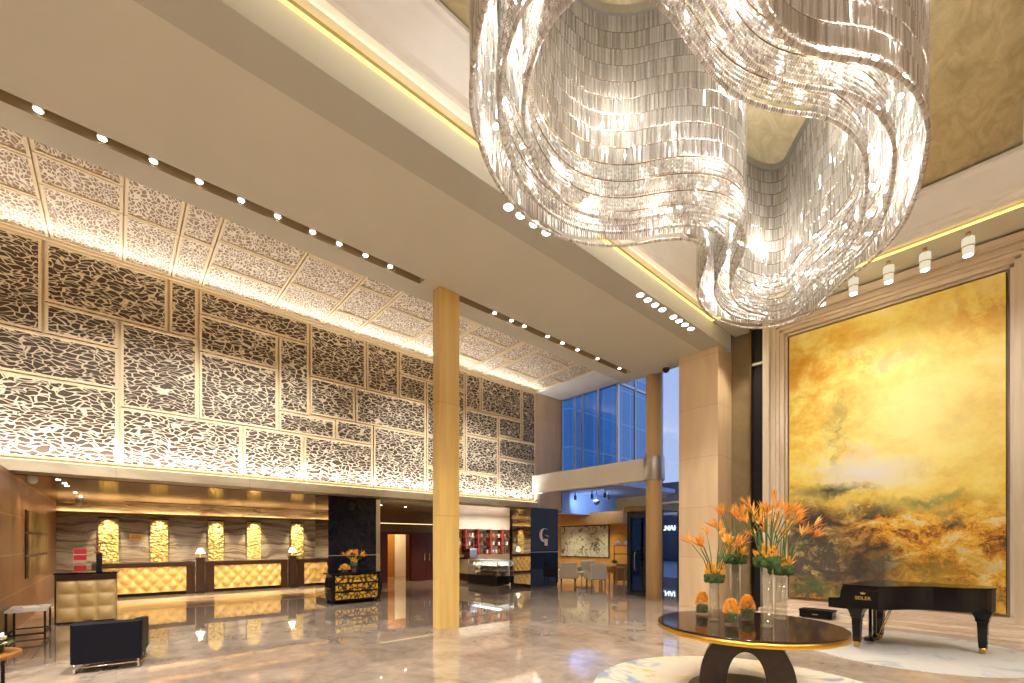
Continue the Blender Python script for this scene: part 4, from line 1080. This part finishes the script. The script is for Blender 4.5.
MB().box(-.012, -.008, -.11, .11, .0, .52).build('clear_back', 'glass', t); MB().box(-.05, .05, -.11, .11, 0, .015).build('foot', 'glass', t)
t = thing('black_vase', 'tall square black vase with bare twigs on the concierge desk', 'vase', (-13.5, -.28, 1.07))
MB().box(-.055, .055, -.055, .055, 0, .02).box(-.05, .05, -.05, .05, .02, .4).build('body', 'black', t, .004)
r = random.Random(5); m = MB()
for k in range(9):
    a = r.random()*2*PI; m.tube([(0, 0, .3), (.05*math.cos(a), .05*math.sin(a), .5), (.2*math.cos(a), .2*math.sin(a), .62+.2*r.random())], .004, 5)
m.build('twigs', 'twig', t)
m = MB()
for k in range(30): a = r.random()*2*PI; petal(m, (.05*math.cos(a), .05*math.sin(a), .4), (math.cos(a), math.sin(a), .8), .07, .014)
m.build('leaves', 'red_petal', t)
# bronze art on the copper wall, three stacked panels
for k in range(3):
    z0 = .93+k*.5
    t = thing('wall_art', ['lowest', 'middle', 'topmost'][k]+' of three stacked bronze relief panels on the copper wall', 'artwork', (-15.9, -1.45, z0), 0, 'bronze relief panels')
    MB().box(-1.9, 1.9, .025, .05, .02, .46).build('relief', 'bronze_art', t); MB().box(-1.95, 1.95, 0, .025, 0, .48).build('backing', 'darkwood', t)
# console table and armchair, side table with flowers
t = thing('console_table', 'slim black framed side table with pale top against the copper wall', 'table', (-11.75, -1.17, 0))
MB().box(-.45, .4, -.25, .25, .5, .54).build('top', 'ceramic', t, .004)
for x in (-.43, .38):
    for y in (-.23, .23): MB().box(x-.014, x+.014, y-.014, y+.014, 0, .5).build('leg', 'matte_black', t)
m = MB()
for y in (-.23, .23): m.box(-.43, .38, y-.012, y+.012, .1, .125)
for x in (-.43, .38): m.box(x-.012, x+.012, -.23, .23, .1, .125)
m.build('stretcher', 'matte_black', t)
t = thing('magazine', 'pale magazine lying on the slim black framed side table', 'magazine', (-11.8, -1.17, .54), .3)
MB().box(-.14, .14, -.1, .1, 0, .012).build('pages', 'paperwhite', t); MB().box(-.142, .142, -.102, .102, .012, .015).build('cover', 'white_paint', t)
t = thing('armchair', 'black leather club armchair with chrome sled legs, seen from behind', 'armchair', (-8.38, -.04, 0), math.radians(-8))
m = MB()
m.box(.27, .38, -.36, .36, .12, .66); b = m.build('backrest', 'navy', t, .025)
for s_ in (-1, 1):
    vs = []
    MB().prism([(-.4, .14), (.27, .14), (.27, .67), (-.4, .6)], -.05, .05, 0, Matrix.Translation((0, s_*.31, 0)) @ Matrix.Rotation(PI/2, 4, 'X')).build('arm', 'navy', t, .025)
MB().box(-.4, .26, -.25, .25, .2, .44).build('seat_cushion', 'navy', t, .04)
MB().box(-.36, .26, -.26, .26, .14, .2).build('seat_base', 'matte_black', t)
for s_ in (-1, 1): MB().tube([(-.36, s_*.32, .14), (-.36, s_*.32, .015), (.36, s_*.32, .015), (.36, s_*.32, .14)], .013, 8).build('sled_leg', 'chrome', t)
MB().tube([(.36, -.32, .08), (.36, .32, .08)], .01, 8).build('cross_bar', 'chrome', t)
t = thing('side_table', 'low round wooden side table cropped by the left frame edge', 'table', (-7.14, -1.14, 0))
MB().lathe([(.37, .5), (.38, .51), (.38, .545), (.37, .55)], (0, 0, 0), 48).build('top', 'oak', t)
for k in range(4): a = PI/4+k*PI/2; MB().box(.3*math.cos(a)-.014, .3*math.cos(a)+.014, .3*math.sin(a)-.014, .3*math.sin(a)+.014, 0, .5).build('leg', 'matte_black', t)
m = MB()
for a in (PI/4, 3*PI/4): m.tube([(.3*math.cos(a), .3*math.sin(a), .18), (-.3*math.cos(a), -.3*math.sin(a), .18)], .01, 6)
m.build('stretcher', 'matte_black', t)
t = thing('flower_bowl', 'white and orange flowers in a dark bowl on the low round side table', 'flowers', (-7.1, -1.02, .55))
MB().lathe([(.11, 0), (.13, .01), (.14, .09), (.12, .09), (.11, .03)], (0, 0, 0), 24).build('bowl', 'darkwood', t)
r = random.Random(9); m = MB()
for k in range(70):
    a = r.random()*2*PI; e = r.random()*PI/2; p = Vector((.13*math.cos(a)*math.cos(e), .13*math.sin(a)*math.cos(e), .08+.14*math.sin(e)))
    for q in range(4): petal(m, p, (p.x+frand(r, -.1, .1), p.y+frand(r, -.1, .1), p.z-.05), .05, .022, 0 if r.random() < .8 else 1)
m.build('blossoms', ['white_petal', 'orange'], t)
m = MB()
for k in range(20): a = r.random()*2*PI; petal(m, (.1*math.cos(a), .1*math.sin(a), .08), (math.cos(a), math.sin(a), .3), .12, .02)
m.build('leaves', 'leaf', t)
glass_vase('clear square-sided glass vase behind the flowers on the low side table', (-7.36, -1.02, .55), .07, .26, None)
t = arrangement('orange flower arrangement in a glass vase on the black credenza', (-12.3, 5.0, 1.05), .38, .26, 16, .09, None, 31, (0, 0), .9)
glass_vase('small round glass vase on the black credenza', (-12.3, 5.0, .87), .07, .17, None)
t = thing('flower_dome', 'low dome of orange blossoms beside the vase on the black credenza', 'flowers', (-12.25, 4.72, .87))
MB().lathe([(.07, 0), (.08, .01), (.08, .07), (.06, .08)], (0, 0, 0), 20).build('bowl', 'glass', t)
r = random.Random(19); m = MB()
for k in range(110):
    a = r.random()*2*PI; e = math.asin(r.random()); p = Vector((.12*math.cos(a)*math.cos(e), .12*math.sin(a)*math.cos(e), .07+.13*math.sin(e)))
    petal(m, p, (p.x, p.y, p.z), .06, .018, r.random() < .3)
m.build('blossoms', ['orange', 'yellow_petal'], t)

# ================================================================== SHOP
t = thing('display_case', 'lit glass pastry display case on a black base left of the emblem pillar', 'display case', (-14.3, 11.45, 0))
MB().box(-.95, .95, -.33, .33, .02, .36).build('base', 'black', t, .006)
m = MB()
for x in (-.95, 0, .95): m.box(x-.012, x+.012, -.33, -.31, .36, 1.0)
m.box(-.95, .95, -.33, .33, .98, 1.0); m.build('frame', 'steel', t)
MB().box(-.95, .95, -.33, -.322, .36, .98).build('front_glass', 'glass', t)
for z in (.56, .76): MB().box(-.93, .93, -.3, .3, z, z+.012).build('shelf', 'ceramic', t)
MB().box(-.94, .94, .31, .33, .36, .98).build('back_panel', 'paperwhite', t)
lamp('AREA', 'case_light', (0, -.1, .965), 8, (.85, 1, .97), 1.8, (0, -.1, 0), parent=t, sizey=.2)
r = random.Random(4); cake = None; kk = 0
for z in (.372, .572, .772):
    for k in range(9):
        x = -.82+k*.205
        if abs(x) < .03: x += .05
        lab = 'small cream pastry in the lit display case'
        loc = (-14.3+x, 11.45-.12+.05*(kk % 2), z)
        if cake is None:
            cake = thing('pastry', lab, 'pastry', loc, 0, 'pastries in the display case')
            MB().lathe([(.05, 0), (.06, .01), (.055, .06), (.03, .085)], (0, 0, 0), 12).build('cake', 'cream_fabric', cake)
            MB().sphere((0, 0, .095), .018, 8, 5).build('berry', 'red_petal', cake)
        else: dup(cake, loc, None, lab)
        kk += 1
t = thing('service_counter', 'pale service counter behind the tall column beside the pastry case', 'counter', (-16.3, 12.0, 0))
MB().box(-.9, .75, -.3, .3, .3, .95).build('front', 'cream_fabric', t); MB().box(-.95, .8, -.35, .35, .95, 1.0).build('top', 'darkwood', t); MB().box(-.88, .73, -.28, .28, 0, .3).build('plinth', 'bronze', t)
cof = thing('coffee_machine', 'steel coffee machine standing on the pale service counter', 'machine', (-16.3, 12.0, 1.0))
MB().box(-.25, .25, -.2, .2, .05, .42).build('body', 'chrome', cof, .02); MB().box(-.23, .23, -.3, -.2, .02, .06).build('drip_tray', 'black', cof)
MB().box(-.2, .2, -.28, -.2, .3, .36).build('group_head', 'black', cof)
# wall shelf with goods
t = thing('wall_shelf', 'long lit wall shelf with red uprights stocked with bottles', 'shelf', (-17.6, 13.6, 1.1))
yw = 1.9
for k in range(4): MB().box(0, .32, -yw, yw, .02+k*.4, .045+k*.4).build('shelf_board', 'redwood', t)
for k in range(6): MB().box(0, .34, -yw+k*yw*.4-.025, -yw+k*yw*.4+.025, 0, 1.26).build('upright', 'red_post', t)
MB().box(0, .015, -yw, yw, 0, 1.26).build('back_panel', 'paperwhite', t)
lamp('AREA', 'shelf_light', (.7, 0, 1.75), 28, (1, .92, .8), 3.6, (.2, 0, .5), parent=t, sizey=.15)
bt = {}
cols = ['darkwood', 'gold', 'ceramic', 'redwood', 'leaf', 'oak']
r = random.Random(8)
for lev in range(3):
    for k in range(20):
        y = -yw+.12+k*(2*yw-.24)/19
        if min(abs(y-(-yw+q*yw*.4)) for q in range(6)) < .09: continue
        c = cols[int(r.random()*6)]
        loc = (-17.6+.18, 13.6+y, 1.1+.045+lev*.4)
        nm = {'darkwood': 'dark', 'gold': 'gold', 'ceramic': 'white', 'redwood': 'dark red', 'leaf': 'green', 'oak': 'amber'}[c]
        lab = nm+' bottle on the '+['lower', 'middle', 'upper'][lev]+' board of the lit shop shelf'
        if c not in bt:
            b = thing('bottle', lab, 'bottle', loc, 0, 'bottles on the shop shelf'); bt[c] = b
            MB().lathe([(.04, 0), (.045, .01), (.045, .15), (.018, .2), (.016, .25)], (0, 0, 0), 12).build('body', c, b)
            MB().lathe([(.019, .25), (.019, .28)], (0, 0, 0), 10).build('cap', 'black', b)
        else: dup(bt[c], loc, None, lab)

# ================================================================== CAFE
def cafe_chair(label, loc, rz, fab, group):
    t = thing('cafe_armchair', label, 'armchair', loc, rz, group)
    MB().box(-.3, .3, -.3, .28, .28, .44).build('seat', fab, t, .04)
    MB().box(-.34, .34, .2, .32, .26, .9).build('backrest', fab, t, .05)
    for s_ in (-1, 1): MB().box(s_*.34-.05, s_*.34+.05, -.28, .24, .26, .62).build('arm', fab, t, .04)
    for x in (-.27, .27):
        for y in (-.25, .25): MB().tube([(x, y, .28), (x*1.05, y*1.05, 0)], [.022, .015], 8).build('leg', 'darkwood', t)
    return t
cafe_chair('cream upholstered cafe armchair next to the emblem pillar, seen from behind', (-11.85, 13.6, 0), math.radians(-135), 'cream_fabric', 'cafe armchairs')
cafe_chair('cream upholstered cafe armchair in the middle of the cafe opening', (-10.75, 13.95, 0), math.radians(-120), 'cream_fabric', 'cafe armchairs')
cafe_chair('grey upholstered cafe armchair behind the cream pair', (-12.4, 15.3, 0), math.radians(10), 'grey_fabric', 'cafe armchairs')
t = thing('cafe_table', 'honey wooden cafe table between armchairs and shelf stand', 'table', (-10.7, 15.0, 0))
MB().box(-.4, .4, -.3, .3, .68, .73).build('top', 'oak', t, .006)
for x in (-.36, .36):
    for y in (-.26, .26): MB().box(x-.025, x+.025, y-.025, y+.025, 0, .68).build('leg', 'oak', t)
MB().box(-.34, .34, -.28, -.26, .5, .66).build('drawer_front', 'oak', t)
t = thing('plant_pot', 'small potted plant on the honey wooden cafe table', 'plant', (-10.6, 15.0, .73))
MB().lathe([(.05, 0), (.07, .12), (.06, .12)], (0, 0, 0), 16).build('pot', 'ceramic', t)
r = random.Random(2); m = MB()
for k in range(40): a = r.random()*2*PI; petal(m, (0, 0, .12), (math.cos(a), math.sin(a), frand(r, .3, 1.6)), .2, .03)
m.build('leaves', 'leaf', t)
t = thing('shelf_stand', 'open wooden shelf stand with white crockery by the entrance door', 'shelf', (-10.75, 16.05, 0), math.radians(35))
MB().box(-.55, .55, -.2, .2, .1, .8).build('cabinet', 'oak', t, .006)
for z in (1.2, 1.55): MB().box(-.55, .55, -.18, .18, z, z+.04).build('shelf_board', 'oak', t)
for x in (-.5, .5): MB().box(x-.02, x+.02, -.02, .02, .8, 1.55).build('post', 'brass', t)
for x in (-.5, .5):
    for y in (-.15, .15): MB().box(x-.025, x+.025, y-.025, y+.025, 0, .1).build('leg', 'darkwood', t)
cup = None
for k in range(3):
    a = math.radians(35); x = -.35+k*.35
    loc = (-10.75+x*math.cos(a), 16.05+x*math.sin(a), 1.59)
    lab = ['left', 'middle', 'right'][k]+' white bowl on top of the wooden shelf stand'
    if cup is None:
        cup = thing('white_bowl', lab, 'bowl', loc, 0, 'bowls on the shelf stand')
        MB().lathe([(.04, 0), (.05, .01), (.1, .12), (.09, .12), (.04, .02)], (0, 0, 0), 18).build('bowl', 'ceramic', cup)
        MB().lathe([(.09, .12), (.06, .16), (.02, .175), (.015, .2)], (0, 0, 0), 18).build('cover', 'ceramic', cup)
    else: dup(cup, loc, None, lab)
t = thing('blossom_print', 'large pale blossom picture on the amber back wall of the cafe', 'picture', (-14.2, 17.46, 1.0))
MB().box(-1.5, 1.5, -.03, 0, 0, 1.5).build('canvas', 'artprint', t); MB().box(-1.55, 1.55, 0, .03, -.05, 1.55).build('frame', 'darkwood', t)
t = thing('potted_fern', 'green leafy plant at the foot of the emblem pillar in the cafe', 'plant', (-13.3, 14.2, 0))
MB().lathe([(.16, 0), (.2, .45), (.18, .45)], (0, 0, 0), 20).build('pot', 'matte_black', t)
m = MB()
for k in range(90):
    a = r.random()*2*PI; petal(m, (.05*math.cos(a), .05*math.sin(a), .45+.4*r.random()), (math.cos(a), math.sin(a), frand(r, .1, 1.3)), .34, .04)
m.build('leaves', 'leaf', t)

# ================================================================== WORLD / CAMERA
w = bpy.data.worlds.new('dusk'); S.world = w; w.use_nodes = True
nt = w.node_tree; bg = nt.nodes['Background']
tc = nt.nodes.new('ShaderNodeTexCoord'); sp = nt.nodes.new('ShaderNodeSeparateXYZ'); rp = nt.nodes.new('ShaderNodeValToRGB')
nt.links.new(tc.outputs['Generated'], sp.inputs[0]); nt.links.new(sp.outputs['Z'], rp.inputs[0])
rp.color_ramp.elements[0].position = .0; rp.color_ramp.elements[0].color = (.3, .335, .46, 1)
rp.color_ramp.elements[1].position = .7; rp.color_ramp.elements[1].color = (.2, .26, .45, 1)
nt.links.new(rp.outputs[0], bg.inputs['Color']); bg.inputs['Strength'].default_value = 1.2

cam = bpy.data.cameras.new('camera'); co = bpy.data.objects.new('camera', cam); COL.objects.link(co)
FPX = 444.
cam.sensor_width = 36; cam.lens = 36*FPX/1024; cam.clip_start = .05; cam.clip_end = 300
cam.shift_x = 0; cam.shift_y = (542-341.5)/1024
yaw = math.atan((1010-512)/FPX)
co.location = (0, 0, 1.72); co.rotation_euler = (PI/2, 0, yaw)
S.camera = co
vs_ = S.view_settings
vs_.view_transform = 'Standard'; vs_.look = 'None'; vs_.gamma = 1; vs_.use_curve_mapping = False
vs_.exposure = .75
cy = S.cycles
cy.use_denoising = True
try: cy.denoiser = 'OPENIMAGEDENOISE'
except Exception: pass
cy.max_bounces = 8; cy.diffuse_bounces = 5; cy.glossy_bounces = 4; cy.transmission_bounces = 4; cy.transparent_max_bounces = 12
cy.sample_clamp_indirect = 6.; cy.caustics_reflective = False; cy.caustics_refractive = False
